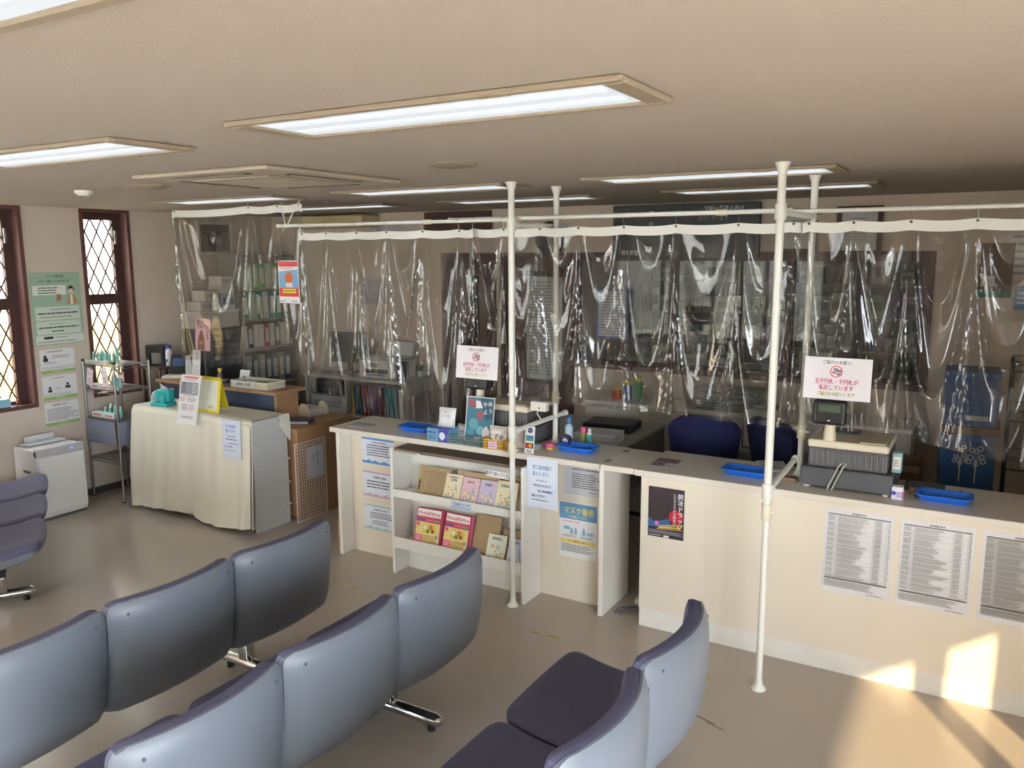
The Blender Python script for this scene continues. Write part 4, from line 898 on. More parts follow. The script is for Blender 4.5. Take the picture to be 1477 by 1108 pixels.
def carton(label, x, y, z, w, d, h, col, strip=None, rz=0, group=None, name='carton', cat='box'):
    t = thing(name, label, cat, (x, y, z), rz, group)
    rbox(-w/2, w/2, -d/2, d/2, 0, h, b=.002, seg=1).build('carton', P(col), t)
    if strip: box(-w/2+w*.12, w/2-w*.12, -d/2-.0006, -d/2, h*.3, h*.7).build('label_print', P(strip), t)
    return t
carton('long flat white carton at the front of the rack top shelf', RX0+.15, 4.155, 1.18, .26, .03, .035, (206, 206, 192), (170, 176, 166))
carton('small cream carton right on the rack top shelf', RX0+.31, 4.15, 1.18, .045, .03, .045, (214, 210, 190))
carton('white carton with red print, left on the middle rack shelf', RX0+.12, 4.165, .97, .13, .05, .04, (206, 216, 216), (196, 120, 130))
carton('white carton with red print, right on the middle rack shelf', RX0+.26, 4.165, .97, .11, .05, .035, (222, 214, 204), (200, 110, 110))
carton('white carton with red print, left on the lower rack shelf', RX0+.13, 4.165, .72, .16, .05, .045, (204, 220, 218), (196, 120, 130))
carton('white carton with red print, right on the lower rack shelf', RX0+.29, 4.165, .72, .14, .05, .045, (196, 216, 214), (196, 120, 130))
def hang_tag(lb, x, z, rz): poster('hanging_card', lb, 'card', .085, .15, (x, RY0-.014, z), [('l', .2, .55, .85, .9, 3, (150, 90, 100)), ('l', .2, .2, .8, .4, 2, (190, 150, 160))], bg=(226, 214, 220), ry=rz)
hang_tag('pale pink hanging card at the left of the rack', RX0+.09, 1.0, R(14)); hang_tag('pale pink hanging card at the right front post of the rack', RX0+.33, 1.02, R(-10))
t = thing('tissue_box', 'pale blue tissue box on the sill of the left window', 'tissue box', (-6.72, 3.40, .885))
# ------------------------------------------------------------------ cloth-covered cabinet
rbox(-.06, .06, -.11, .11, .008, .075, b=.004).build('carton', P((150, 196, 216)), t); rbox(-.02, .02, -.05, .05, .0752, .09, b=.006).build('tissue', P((236, 236, 236)), t)
t.location = (-6.868, 3.42, .886)
t = thing('low_cabinet', 'white low cabinet with bare grey side under the cream cloth', 'cabinet', (-5.40, 4.31, 0))
ox, oy = -5.40, 4.31
B = lambda *a, **k: rbox(a[0]-ox, a[1]-ox, a[2]-oy, a[3]-oy, a[4], a[5], **k)
M_side = mat('pale_grey_board', (206, 208, 208), .5, noise=.03, nscale=5)
B(-4.74, -4.72, 4.15, 4.49, 0, .868, b=.002).build('side_panel', M_side, t)
B(-6.08, -6.06, 4.15, 4.49, 0, .868, b=.002).build('side_panel', M_side, t)
B(-6.059, -4.741, 4.16, 4.48, .845, .868, b=.002).build('top_board', M_side, t)
B(-6.059, -4.741, 4.16, 4.18, .02, .844, b=.002).build('front_panel', M_side, t)
B(-6.059, -4.741, 4.181, 4.48, .02, .04, b=.002).build('bottom_board', M_side, t)
for zz in (.15, .33, .52, .70):
    for yy in (4.17, 4.46): cyl((-4.7195-ox, yy-oy, zz), (-4.718-ox, yy-oy, zz), .004, 8).build('peg_hole', M_grey, t)
    B(-4.7195, -4.705, 4.475, 4.50, zz-.006, zz+.006, b=.002, seg=1).build('clip', M_white, t)
def cloth():
    x0, x1 = -6.12, -4.715
    def fn(u, v):
        x = x0+(x1-x0)*u
        prof_ = [(4.52, .80), (4.505, .874), (4.48, .8755), (4.30, .8765), (4.16, .877), (4.138, .870), (4.128, .84)]
        if v < .3:
            f = v/.3*(len(prof_)-1); i = min(int(f), len(prof_)-2); q = f-i
            y = prof_[i][0]+(prof_[i+1][0]-prof_[i][0])*q; z = prof_[i][1]+(prof_[i+1][1]-prof_[i][1])*q
            if u > .96: z -= 0
            return (x, y, z)
        w = (v-.3)/.7
        y = 4.128-w*(.03+.05*math.sin(u*5.2+.6)**2*w)-(.014*math.sin(u*19+2*w)+.009*math.sin(u*33+1.3)+.006*math.sin(u*61))*w**.7-.004
        if u < .12: y += .03*(1-u/.12)*w
        x += -.05*(1-u)**6*math.sin(w*2.2)*1.0
        z = .84-w*(.82-.05*u-.03*math.sin(u*6))
        return (x, min(y, 4.135), max(z, .006))
    mb = MB(); mb.grid(fn, 150, 90)
    n = len(mb.v); inner = [(a, b+.0015, c-.0012) for a, b, c in mb.v]; fs = [f[::-1] for f in mb.f]
    mb.add(inner, fs)
    return mb
t = thing('cloth_cover', 'cream cloth draped over the low cabinet by the left wall', 'cloth', (-5.40, 4.31, 0))
cloth().xf(Matrix.Translation((5.40, -4.31, 0))).build('drape', mat('cream_cotton', (228, 224, 208), .85, noise=.03, nscale=8, bump=.15, bscale=500), t, True)
MB().tube([(-4.708+5.40, 4.13-4.31+.0, .86), (-4.705+5.40, 4.122-4.31, .6), (-4.704+5.40, 4.10-4.31, .3), (-4.70+5.40, 4.085-4.31, .05)], .005, 6).build('side_hem', mat('cream_hem', (220, 214, 196), .85), t, True)
# overhanging flap at the right back corner
MB().grid(lambda u, v: (-4.716+.012*math.sin(v*3)+.004+5.40, 4.40+u*.11-4.31, .877-.22*v*(.35+.65*u)), 8, 10).grid(lambda u, v: (-4.712+.012*math.sin(v*3)+.004+5.40, 4.40+u*.11-4.31, .879-.22*v*(.35+.65*u)), 8, 10, flip=True).build('corner_flap', mat('cream_cotton', (1, 1, 1)), t, True)
poster('notice', 'small white notice with blue lettering pinned on the cloth front', 'notice', .20, .30, (-4.90, 4.10, .575), [('f', .07, .05, .94, .95, .006, (196, 210, 236)), ('t', '窓口負担額が', .5, .17, .09, (110, 156, 206), .78), ('t', '変わります。', .5, .29, .09, (60, 120, 190), .78), ('l', .3, .40, .8, .44, 1, NAVY), ('l', .2, .47, .85, .53, 1, (60, 110, 180)), ('l', .35, .58, .95, .63, 1, (60, 110, 180)), ('l', .15, .66, .6, .72, 1, (60, 110, 180)), ('l', .15, .77, .85, .80, 1, (110, 110, 120))], bg=(220, 228, 244), rx=R(-2))
# long leaflet draped over the edge and the yellow sign
t = thing('long_leaflet', 'long white leaflet with a manga panel curling over the cloth edge', 'leaflet', (-5.36, 4.13, .80))
LW, LH = .235, .40
def lsurf(px, py, pz):
    q = pz/LH; y = -.035+.03*math.sin(q*4.5)-.02*(1-q)+.10*max(0, q-.35); return (px-.05*(1-q)-.03*math.sin(q*3)+.03, y+py, pz*.955)
MB().grid(lambda u, v: lsurf((u-.5)*LW, 0, v*LH), 4, 24).grid(lambda u, v: lsurf((u-.5)*LW, .0012, v*LH), 4, 24, flip=True).build('sheet', P((230, 230, 230)), t, True)
mb = MB(); mats = []
draw(mb, [('r', .16, .025, .84, .075, (222, 130, 130)), ('l', .15, .095, .8, .115, 1, BLK)], LW, LH, mats, -.0006, surf=lsurf)
for k in range(12):
    a = .145+k*.022; draw(mb, [('r', .06, a, .92, a+.0222, (150, 154, 162))], LW, LH, mats, -.0006, surf=lsurf)
draw(mb, [('l', .12, .16, .35, .38, 5, (60, 62, 70)), ('l', .64, .16, .88, .38, 5, (222, 224, 226)), ('l', .2, .42, .8, .445, 1, BLK), ('l', .05, .47, .4, .56, 3, (206, 120, 130)), ('l', .45, .47, .9, .56, 3, (110, 110, 116)), ('l', .2, .60, .5, .74, 4, (90, 90, 100)), ('l', .55, .60, .85, .74, 4, (190, 130, 140)), ('l', .2, .84, .85, .89, 2, (70, 70, 76))], LW, LH, mats, -.001, surf=lsurf)
o = mb.build('print', mats, t); o['kind'] = 'stuff'
t = thing('yellow_sign', 'yellow-edged folded stand sign behind the long leaflet', 'sign', (-5.32, 4.22, .878), .04)
rbox(-.15, .15, -.002, 0, 0, .26, b=.0008, seg=1).build('front_leaf', P((232, 214, 60)), t, rot=(-.16, 0, 0))
box(-.115, .12, -.0032, -.0021, .02, .25).build('paper', P((226, 226, 214)), t, rot=(-.16, 0, 0))
mb = MB(); mats = []; draw(mb, [('l', .6, .78, .9, .88, 2, (70, 70, 76))], .24, .25, mats, -.0036); o = mb.build('print', mats, t, rot=(-.16, 0, 0)); o['kind'] = 'stuff'
rbox(-.15, .15, .105, .107, 0, .26, b=.0008, seg=1).build('rear_leaf', P((214, 196, 50)), t, rot=(.25, 0, 0), loc=(0, .0, 0))
t = thing('tissue_dispenser', 'turquoise plastic box with tissues on the cloth-covered cabinet', 'tissue box', (-5.86, 4.24, .878), .15)
M_tq = mat('turquoise_plastic', (50, 176, 176), .25)
rbox(-.085, .085, -.06, .06, 0, .03, b=.008).build('base', M_tq, t)
rbox(-.06, .075, -.02, .055, .0302, .13, b=.01).build('holder', M_tq, t)
rbox(.015, .055, -.055, -.025, .0302, .08, b=.006).build('small_tub', M_tq, t)
MB().lathe([(.001, -.006), (.06, -.006), (.06, .006), (.001, .006)], 20).xf(Matrix.Translation((-.065, .0, .06)) @ Matrix.Rotation(PI/2, 4, 'Y')).build('side_disc', P((190, 214, 214)), t, True)
MB().grid(lambda u, v: ((u-.5)*.13+.01, .02+.025*math.sin(u*7+v*3), .125+.07*v*(.5+.5*math.sin(u*5+1))), 10, 6).grid(lambda u, v: ((u-.5)*.13+.01, .022+.025*math.sin(u*7+v*3), .125+.07*v*(.5+.5*math.sin(u*5+1))), 10, 6, flip=True).build('tissue', P((206, 220, 228)), t, True)

# ------------------------------------------------------------------ wooden reception desk behind it
M_oak = mat('oak_laminate', (172, 134, 98), .45, noise=.10, nscale=5)
M_bluep = mat('slate_blue_panel', (66, 78, 104), .6)
t = thing('reception_desk', 'oak reception desk with a raised counter and slate blue panel', 'desk', (-5.6, 4.9, 0))
ox, oy = -5.6, 4.9
B = lambda *a, **k: rbox(a[0]-ox, a[1]-ox, a[2]-oy, a[3]-oy, a[4], a[5], **k)
B(-6.45, -4.64, 4.52, 5.18, .725, .752, b=.003).build('desk_top', M_oak, t)
B(-4.675, -4.65, 4.53, 5.17, 0, .7245, b=.002).build('end_panel', M_oak, t)
B(-6.44, -6.415, 4.53, 5.17, 0, .7245, b=.002).build('end_panel', M_oak, t)
B(-6.414, -4.676, 4.53, 4.55, .03, .7245, b=.002).build('modesty_panel', M_oak, t)
B(-6.40, -5.02, 4.66, 4.68, .7525, .978, b=.002).build('blue_panel', M_bluep, t)
B(-5.019, -4.995, 4.655, 4.90, .7525, .978, b=.002).build('upright', M_oak, t)
B(-6.45, -4.95, 4.60, 4.95, .9785, 1.003, b=.003).build('raised_top', M_oak, t)
t = thing('wire_grid', 'white wire grid panel leaning on the oak desk end', 'wire grid', (-4.63, 4.645, 0))
mb = MB()
for k in range(13): y = -.165+k*.0275; mb.cyl((0, y, .012), (0, y, .638), .0016, 5)
for k in range(24): z = .012+k*.0272; mb.cyl((.003, -.165, z), (.003, .165, z), .0016, 5)
o = mb.build('wires', M_white, t); o['kind'] = 'stuff'
MB().tube([(0, -.167, .004), (0, .167, .004), (0, .167, .64), (0, -.167, .64), (0, -.167, .004)], .0035, 6).build('rim', M_white, t)
poster('paper_sign', 'white paper sign with vertical writing on the wire grid', 'sign', .19, .26, (-4.624, 4.69, .33), [('v', 'ご用の方は', .62, .2, .10, (90, 90, 96)), ('v', '窓口へ', .38, .3, .09, (110, 110, 116))], bg=(196, 198, 200), rz=PI/2)
# things on the raised counter
t = thing('payment_terminal', 'black payment terminal with a blue screen on the raised counter', 'terminal', (-6.36, 4.78, 1.0035), .5)
rbox(-.12, .16, -.09, .09, 0, .022, b=.005).build('base', M_white, t)
d = rbox(-.075, .075, -.012, .012, 0, .19, b=.008).build('screen_head', M_black, t, loc=(-.02, .02, .022), rot=(-.35, 0, 0))
rbox(-.05, .05, -.0135, -.0122, .075, .15, b=.0006, seg=1).build('screen', mat('blue_screen', (52, 70, 104), .2, emit=.25), d)
MB().prism([(.075, .022), (.15, .022), (.13, .19), (.085, .20)], -.03, .06).build('side_hood', P((200, 202, 206)), t)
poster('receipt_list', 'tall white printed list standing beside the payment terminal', 'paper', .105, .27, (-6.05, 4.72, 1.0035), [('l', .1, .05, .9, .35, 7, (140, 140, 146)), ('f', .08, .4, .92, .96, .008, (160, 160, 166)), ('l', .12, .45, .88, .93, 10, (150, 150, 156))], bg=(222, 222, 224), rx=R(-6))
poster('pink_poster', 'pink poster with dark lettering standing behind the printed list', 'poster', .20, .29, (-6.16, 4.90, 1.245), [('t', '薬は', .32, .13, .14, (60, 44, 48)), ('t', 'やめて', .42, .26, .13, (60, 44, 48)), ('v', 'ダメ絶対', .82, .3, .10, (110, 70, 84)), ('p', [(.15, .98), (.2, .6), (.36, .38), (.46, .36), (.6, .6), (.66, .98)], (130, 84, 80)), ('r', .28, .7, .5, .8, (196, 130, 70))], bg=(226, 176, 190), rx=R(-4))
t = thing('poster_stand', 'thin clear stand carrying the pink poster on the raised counter', 'stand', (-6.16, 4.915, 1.0035))
rbox(-.06, .06, -.04, .03, 0, .004, b=.001, seg=1).build('base', M_grey, t); rbox(-.012, .012, .0, .006, .0042, .30, b=.001, seg=1).build('upright', M_grey, t)
t = thing('white_basket', 'white mesh basket labelled in black on the raised oak counter', 'basket', (-5.30, 4.745, 1.0035), .03)
def wb(t, w, d, h):
    mt = M_white
    rbox(-w/2, w/2, -d/2, d/2, 0, .004, b=.001, seg=1).build('base', mt, t)
    for L, ang, dx, dy in ((w, 0, 0, -d/2), (w, PI, 0, d/2), (d-.006, PI/2, w/2, 0), (d-.006, -PI/2, -w/2, 0)):
        mb = MB(); nc = int(L/.022)
        for zz in (.004, h*.33, h*.62, h-.012): mb.box(-L/2, L/2, -.0018, .0018, zz, zz+(.006 if zz < h-.02 else .012))
        for c in range(nc+1): xx = -L/2+c*L/nc; mb.box(max(xx-.003, -L/2), min(xx+.003, L/2), -.0016, .0016, .005, h-.001)
        mb.build('mesh_wall', mt, t, loc=(dx, dy, 0), rot=(0, 0, ang))
wb(t, .42, .20, .06)
poster('basket_label', 'white label with black print on the white basket front', 'label', .24, .042, (-5.36, 4.6415, 1.013), [('t', 'お薬手帳・処方箋', .5, .5, .62, BLK, .80)], rz=.03)
t = thing('yellow_pad', 'yellow booklet lying inside the white mesh basket', 'booklet', (-5.24, 4.76, 1.012), .1)
rbox(-.11, .11, -.07, .07, 0, .03, b=.002, seg=1).build('cover', P((214, 196, 64)), t); rbox(-.08, .02, -.05, .04, .0302, .034, b=.001, seg=1).build('card', P((120, 124, 60)), t)
t = thing('photo_card', 'small white photo card propped up on the raised counter', 'card', (-5.57, 4.83, 1.0035), rx=R(-14))
rbox(-.06, .06, -.002, .002, 0, .115, b=.0008, seg=1).build('card', P((222, 222, 220)), t); mb = MB(); mats = []; draw(mb, [('c', .55, .7, .24, (70, 70, 74)), ('r', .3, .75, .8, .98, (90, 90, 94))], .12, .115, mats, -.0026); mb.build('print', mats, t)
t = thing('pot_tray', 'dark tray of small pots on the raised counter', 'tray', (-5.64, 4.72, 1.0035))
rbox(-.10, .13, -.06, .06, 0, .018, b=.005).build('dish', P((66, 66, 70)), t)
for k in range(3): MB().lathe([(.018, .0185), (.02, .03), (.016, .042), (.002, .043)], 12, (-.06+k*.06, .01, 0)).build('pot', P([(96, 100, 104), (60, 60, 64), (110, 112, 116)][k]), t, True)
bottle('yellow-topped small pump bottle on the raised counter', -5.78, 4.76, 1.0035, [(.02, 0), (.022, .004), (.022, .07), (.012, .085), (.012, .10), (.02, .102), (.02, .125), (.003, .127)], (110, 80, 96), (214, 186, 70), 4)
t = thing('pink_flower', 'small pink cloth flower at the back of the leaflet sign', 'ornament', (-5.83, 4.69, 1.0035))
for k in range(5): MB().lathe([(.001, -.018), (.015, -.01), (.018, 0), (.015, .01), (.001, .018)], 10, (.018*math.cos(k*1.257), .018*math.sin(k*1.257), .022)).build('petal', P((196, 130, 130)), t, True)
MB().lathe([(.010, 0), (.012, .012), (.010, .03), (.002, .036)], 10).build('core', P((150, 90, 90)), t, True)
t = thing('spray_bottle', 'white spray bottle with a blue trigger by the narrow window', 'spray bottle', (-6.585, 4.86, 1.085))
MB().lathe([(.030, 0), (.033, .006), (.033, .12), (.026, .145), (.014, .16)], 16).build('body', P((226, 226, 228)), t, True)
rbox(-.034, -.0332, -.02, .02, .03, .1, b=.0003, seg=1).build('label', P((60, 80, 140)), t); box(-.02, .02, -.0345, -.0335, .035, .065).build('label', P((50, 66, 120)), t)
rbox(-.045, .022, -.012, .012, .162, .195, b=.005).build('trigger_head', P((54, 72, 150)), t); rbox(-.034, -.022, -.007, .007, .12, .162, b=.003).build('trigger', P((54, 72, 150)), t)
t = thing('side_shelf', 'dark narrow shelf by the left wall carrying the spray bottle', 'shelf', (-6.65, 4.84, 0))
rbox(-.14, .12, -.14, .14, 1.062, 1.084, b=.003).build('board', M_brown, t)
for sx in (-.13, .10):
    for sy in (-.12, .12): box(sx, sx+.02, sy-.01, sy+.01, 0, 1.0615).build('leg', M_brown, t)
t = thing('black_stand', 'square black frame stand with an open centre on the dark shelf', 'stand', (-6.70, 4.80, 1.085), .5)
holed('y', -.012, .012, -.085, .085, 0, .19, [(-.045, .055, -1, .12)]).build('frame', M_black, t)
rbox(-.085, .085, .013, .03, 0, .012, b=.002, seg=1).build('foot_bar', M_black, t)
# tray and papers on the desk to the right
t = thing('letter_tray', 'cream curved letter tray with papers on the oak desk', 'letter tray', (-4.98, 5.0, .7525), -.2)
rbox(-.14, .14, -.10, .10, 0, .008, b=.003).build('base', M_oak, t)
MB().prism([(.0, .0085), (.14, .0085), (.14, .05), (.12, .10), (.08, .12), (.03, .11), (.0, .06)], -.10, -.09).build('curved_side', P((206, 200, 170)), t)
MB().prism([(.0, .0085), (.14, .0085), (.14, .05), (.12, .10), (.08, .12), (.03, .11), (.0, .06)], .09, .10).build('curved_side', P((206, 200, 170)), t)
for k in range(6): rbox(-.13+.004*(k % 3), .10-.006*(k % 2), -.085, .085, .0087+k*.010, .0165+k*.010, b=.001, seg=1).build('paper', P([(214, 214, 210), (196, 196, 194), (206, 200, 186)][k % 3]), t)
t = thing('blue_binder', 'blue binder lying flat on the oak desk corner', 'binder', (-4.83, 4.72, .7525), .5)
rbox(-.11, .11, -.08, .08, 0, .025, b=.003, seg=1).build('cover', P((76, 84, 112)), t); box(-.10, .105, -.082, -.0802, .004, .021).build('pages', P((200, 200, 200)), t)

poster('window_paper', 'cream paper sheet hung inside the leftmost lattice window', 'paper', .16, .34, (XL-.05, 3.40, 1.38), [('l', .1, .1, .9, .5, 4, (190, 176, 120))], bg=(226, 210, 150), rz=PI/2)
t = thing('sill_ornament', 'tiny red-brown ornament on the leftmost window sill', 'ornament', (-6.868, 3.62, .894))
MB().lathe([(.018, 0), (.022, .015), (.014, .03), (.016, .04), (.002, .052)], 12).build('figure', P((128, 62, 46)), t, True)
MB().lathe([(.020, -.001), (.024, -.0005), (.024, .002), (.020, .0025)], 12).build('base', P((70, 48, 40)), t, True)
# ------------------------------------------------------------------ back office, left: shelf along the left wall
M_shelf = mat('grey_shelf_board', (150, 142, 130), .55)
SX = -6.79
t = thing('storage_shelf', 'tall grey storage shelf with binders along the left back wall', 'shelf', (-6.64, 6.03, 0))
ox, oy = -6.64, 6.03
B = lambda *a, **k: rbox(a[0]-ox, a[1]-ox, a[2]-oy, a[3]-oy, a[4], a[5], **k)
B(SX, -6.49, 5.64, 5.66, 0, 2.10, b=.002).build('side_panel', M_shelf, t); B(SX, -6.49, 6.37, 6.39, 0, 2.10, b=.002).build('side_panel', M_shelf, t)
for z in (.30, .78, 1.16, 1.45, 1.76): B(SX, -6.49, 5.661, 6.369, z-.022, z, b=.002).build('board', M_shelf, t)
B(SX, -6.49, 5.661, 6.369, 2.08, 2.10, b=.002).build('board', M_shelf, t)
def binder(label, x, y, z, th, d, h, col, spine, rz=0, ry=0, group=None):
    """standing file, spine towards local -y, thickness along x"""
    t = thing('binder', label, 'binder', (x, y, z), rz, group, 0, ry)
    rbox(-th/2, th/2, 0, d, 0, h, b=.002, seg=1).build('cover', P(col), t)
    rbox(-th*.34, th*.34, -.0012, -.0001, h*.18, h*.82, b=.0004, seg=1).build('spine_label', P(spine), t)
    return t
G2 = 'binders on the grey storage shelf'
cols1 = [(196, 200, 190), (186, 196, 176), (150, 196, 120), (120, 190, 110), (206, 206, 200), (140, 186, 120), (170, 176, 160), (70, 72, 76)]
nm = {0: 'cream', 1: 'cream', 2: 'light green', 3: 'green', 4: 'white', 5: 'light green', 6: 'grey', 7: 'black'}
ordn = ['first', 'second', 'third', 'fourth', 'fifth', 'sixth', 'seventh', 'eighth', 'ninth', 'tenth']
for k in range(8): binder('%s file, %s from the left on the second-highest storage shelf board' % (nm[k], ordn[k]), -6.52, 5.72+k*.082, 1.76, .074, .22, .25, cols1[k], (214, 214, 206), PI/2, group=G2)
c2 = [(44, 130, 110), (196, 206, 200), (44, 134, 112), (200, 208, 204), (40, 128, 108), (52, 138, 116), (90, 100, 96)]
for k in range(7): binder('%s ring binder, %s from the left on the middle storage shelf board' % ('white' if k in (1, 3) else ('grey' if k == 6 else 'teal green'), ordn[k]), -6.52, 5.73+k*.09, 1.45, .082, .24, .275, c2[k], (222, 224, 218), PI/2, group=G2)
c3 = [(206, 204, 198), (60, 66, 90), (212, 210, 204), (206, 208, 204), (176, 60, 66), (214, 212, 206), (60, 90, 80), (208, 206, 198), (196, 196, 190)]
for k in range(9): binder('%s document file, %s from the left below the teal binders' % ('navy' if k == 1 else 'red' if k == 4 else 'dark green' if k == 6 else 'white', ordn[k]), -6.52, 5.71+k*.072, 1.16, .064, .24, .235, c3[k], (226, 226, 222), PI/2, group=G2)
c4 = [(150, 158, 150), (90, 110, 100), (170, 150, 150), (60, 84, 76), (110, 116, 122), (150, 140, 120), (76, 92, 110)]
for k in range(7): binder('%s file, %s from the left on the dim lower storage shelf board' % (['grey', 'dark green', 'mauve', 'deep green', 'steel grey', 'tan', 'slate blue'][k], ordn[k]), -6.52, 5.74+k*.088, .78, .08, .24, .30, c4[k], (196, 196, 190), PI/2, group=G2)
# stacked boxes and the dark drawer unit before it
t = thing('drawer_unit', 'dark grey plastic drawer unit under the white storage bin', 'drawer unit', (-6.60, 5.39, 0), PI/2)
rbox(-.20, .20, -.15, .17, 0, 1.40, b=.008).build('body', mat('dark_drawer', (74, 78, 80), .45), t)
for i, z in enumerate((1.03, 1.155, 1.28)):
    for sx in (-.098, .098):
        d = rbox(sx-.092, sx+.092, -.166, -.151, z, z+.108, b=.006).build('drawer', mat('drawer_front', (100, 106, 108), .4), t)
        rbox(sx-.05, sx+.05, -.176, -.1665, z+.068, z+.082, b=.003, seg=1).build('handle', mat('drawer_handle', (150, 152, 154), .4), d)
def bin_(label, x, y, z, w, d, h, col, rz=PI/2):
    t = thing('storage_bin', label, 'storage bin', (x, y, z), rz)
    rbox(-w/2, w/2, -d/2, d/2, 0, h*.86, b=.01).build('bin', P(col, .4), t); rbox(-w/2-.006, w/2+.006, -d/2-.006, d/2+.006, h*.865, h, b=.004, seg=1).build('rim', P(tuple(min(255, c+8) for c in col), .4), t)
bin_('wide white plastic bin on top of the dark drawer unit', -6.60, 5.36, 1.401, .46, .30, .17, (206, 202, 196))
carton('white carton at the left on the wide white bin', -6.58, 5.26, 1.572, .20, .20, .09, (196, 190, 182), (170, 166, 160), PI/2)
carton('cream carton on the left white carton', -6.58, 5.30, 1.663, .16, .18, .10, (210, 204, 192), (186, 180, 170), PI/2)
carton('blue-printed white carton at the right on the wide white bin', -6.58, 5.49, 1.572, .16, .20, .16, (176, 184, 190), (96, 106, 130), PI/2)
carton('white carton on the blue-printed carton beside the shelf', -6.58, 5.49, 1.733, .15, .20, .07, (214, 210, 202), None, PI/2)
carton('topmost white carton of the stack beside the shelf', -6.58, 5.49, 1.804, .13, .18, .09, (220, 216, 208), (190, 186, 180), PI/2)
t = thing('framed_picture', 'white-framed monochrome flower picture high on the left wall', 'picture', (XL+.001, 5.635, 2.10), PI/2)
holed('y', -.02, 0, -.215, .215, 0, .33, [(-.185, .185, .03, .30)]).build('frame', P((206, 202, 190)), t)
box(-.184, .184, -.008, -.001, .031, .299).build('picture', mat('dark_photo', (112, 112, 106), .4), t)
mb = MB(); mats = []; draw(mb, [('c', .45, .4, .16, (150, 150, 142)), ('c', .62, .6, .14, (168, 168, 160)), ('c', .35, .7, .12, (80, 80, 76)), ('c', .6, .3, .09, (70, 70, 66))], .36, .26, mats, -.0086); mb.build('print', mats, t, loc=(0, 0, .033))
# ------------------------------------------------------------------ back office: white shelf desk with printer
t = thing('office_shelf', 'white open shelf desk with binders below the printer', 'desk', (-5.28, 6.12, 0))
ox, oy = -5.28, 6.12
B = lambda *a, **k: rbox(a[0]-ox, a[1]-ox, a[2]-oy, a[3]-oy, a[4], a[5], **k)
M_off = mat('office_white', (196, 194, 186), .45)
B(-5.92, -4.66, 5.88, 6.37, .905, .93, b=.003).build('top', M_off, t)
for x in (-5.91, -5.39, -4.69): B(x, x+.022, 5.90, 6.37, 0, .9045, b=.002).build('upright', M_off, t)
B(-5.887, -4.691, 6.35, 6.37, .02, .9045, b=.002).build('back', M_off, t)
for z in (.12, .56): B(-5.367, -4.691, 5.90, 6.349, z-.02, z, b=.002).build('shelf', M_off, t)
B(-5.887, -5.391, 5.90, 6.349, .54, .56, b=.002).build('shelf', M_off, t)
cx = -5.34; CC = [(206, 176, 60), (60, 90, 170), (46, 120, 80), (150, 36, 44), (140, 34, 42), (120, 90, 150), (150, 110, 160), (176, 120, 130), (120, 60, 66), (60, 130, 150), (44, 150, 150), (40, 130, 140), (226, 228, 226)]
CN = ['yellow', 'blue', 'green', 'dark red', 'crimson', 'violet', 'lilac', 'rose', 'maroon', 'steel teal', 'turquoise', 'petrol', 'white-spined']
for k in range(13):
    th = .036 if k != 12 else .05
    binder('%s binder standing on the white shelf under the printer' % CN[k], cx+th/2+.012, 5.93, .565, th, .24, .285, CC[k], (230, 230, 228) if k == 12 else CC[k], 0, ry=R(-8) if 1 <= k < 12 else 0, group='coloured binders under the printer'); cx += th+.012
t = thing('black_printer', 'black rounded label printer on a white box in the shelf', 'printer', (-5.63, 6.08, .725))
rbox(-.18, .18, -.15, .15, 0, .15, b=.04, seg=3).build('body', M_black, t); rbox(-.13, .13, -.1515, -.148, .05, .065, b=.002, seg=1).build('slot', M_grey, t)
carton('white paper box under the black printer in the shelf', -5.63, 6.08, .561, .46, .32, .16, (200, 202, 204), (176, 180, 184))
t = thing('multifunction_printer', 'white office printer with open paper tray on the shelf desk', 'printer', (-5.02, 6.12, .931))
M_pr = mat('printer_white', (204, 206, 206), .4)
rbox(-.24, .20, -.16, .18, 0, .17, b=.02).build('body', M_pr, t)
rbox(-.16, .12, -.165, -.1595, .05, .09, b=.004, seg=1).build('output_slot', M_black, t)
rbox(-.14, .10, -.24, -.16, .03, .042, b=.003, seg=1).build('output_tray', M_pr, t)
rbox(-.22, .18, -.10, .16, .1705, .195, b=.008).build('lid', mat('printer_lid', (190, 192, 192), .4), t)
rbox(-.10, .0, -.162, -.13, .1, .15, b=.004, seg=1).build('control_panel', M_grey, t)
rbox(-.05, .20, .06, .08, .196, .33, b=.003, seg=1).build('paper_feed', P((214, 216, 216)), t, rot=(-.3, 0, 0), loc=(0, 0, .03))
t = thing('desktop_monitor', 'black desktop monitor left of the office printer', 'monitor', (-5.56, 6.18, .931), .1)
rbox(-.10, .10, -.07, .07, 0, .012, b=.004).build('base', M_black, t); rbox(-.02, .02, -.01, .02, .0125, .10, b=.004).build('stand', M_black, t)
rbox(-.22, .22, -.02, .012, .10, .40, b=.008).build('panel', M_black, t); rbox(-.205, .205, -.0215, -.0202, .118, .385, b=.0005, seg=1).build('screen', mat('off_screen', (54, 60, 62), .15), t)
t = thing('keyboard', 'grey keyboard lying before the desktop monitor', 'keyboard', (-5.54, 5.97, .931))
rbox(-.20, .20, -.06, .06, 0, .018, b=.005).build('case', P((160, 160, 158)), t); mb = MB()
for r_ in range(5):
    for c in range(15): mb.box(-.188+c*.025, -.167+c*.025, -.052+r_*.021, -.035+r_*.021, .0182, .024)
o = mb.build('keys', P((110, 110, 112)), t); o['kind'] = 'stuff'
t = thing('speaker_box', 'black narrow speaker standing right of the office printer', 'speaker', (-4.77, 6.02, .931))
rbox(-.03, .03, -.04, .06, 0, .17, b=.005).build('case', M_black, t); cyl((0, -.0405, .06), (0, -.043, .06), .022, 16).build('cone', M_grey, t)
t = thing('green_plant', 'small green leafy plant at the right end of the shelf desk', 'plant', (-4.72, 6.24, .931))
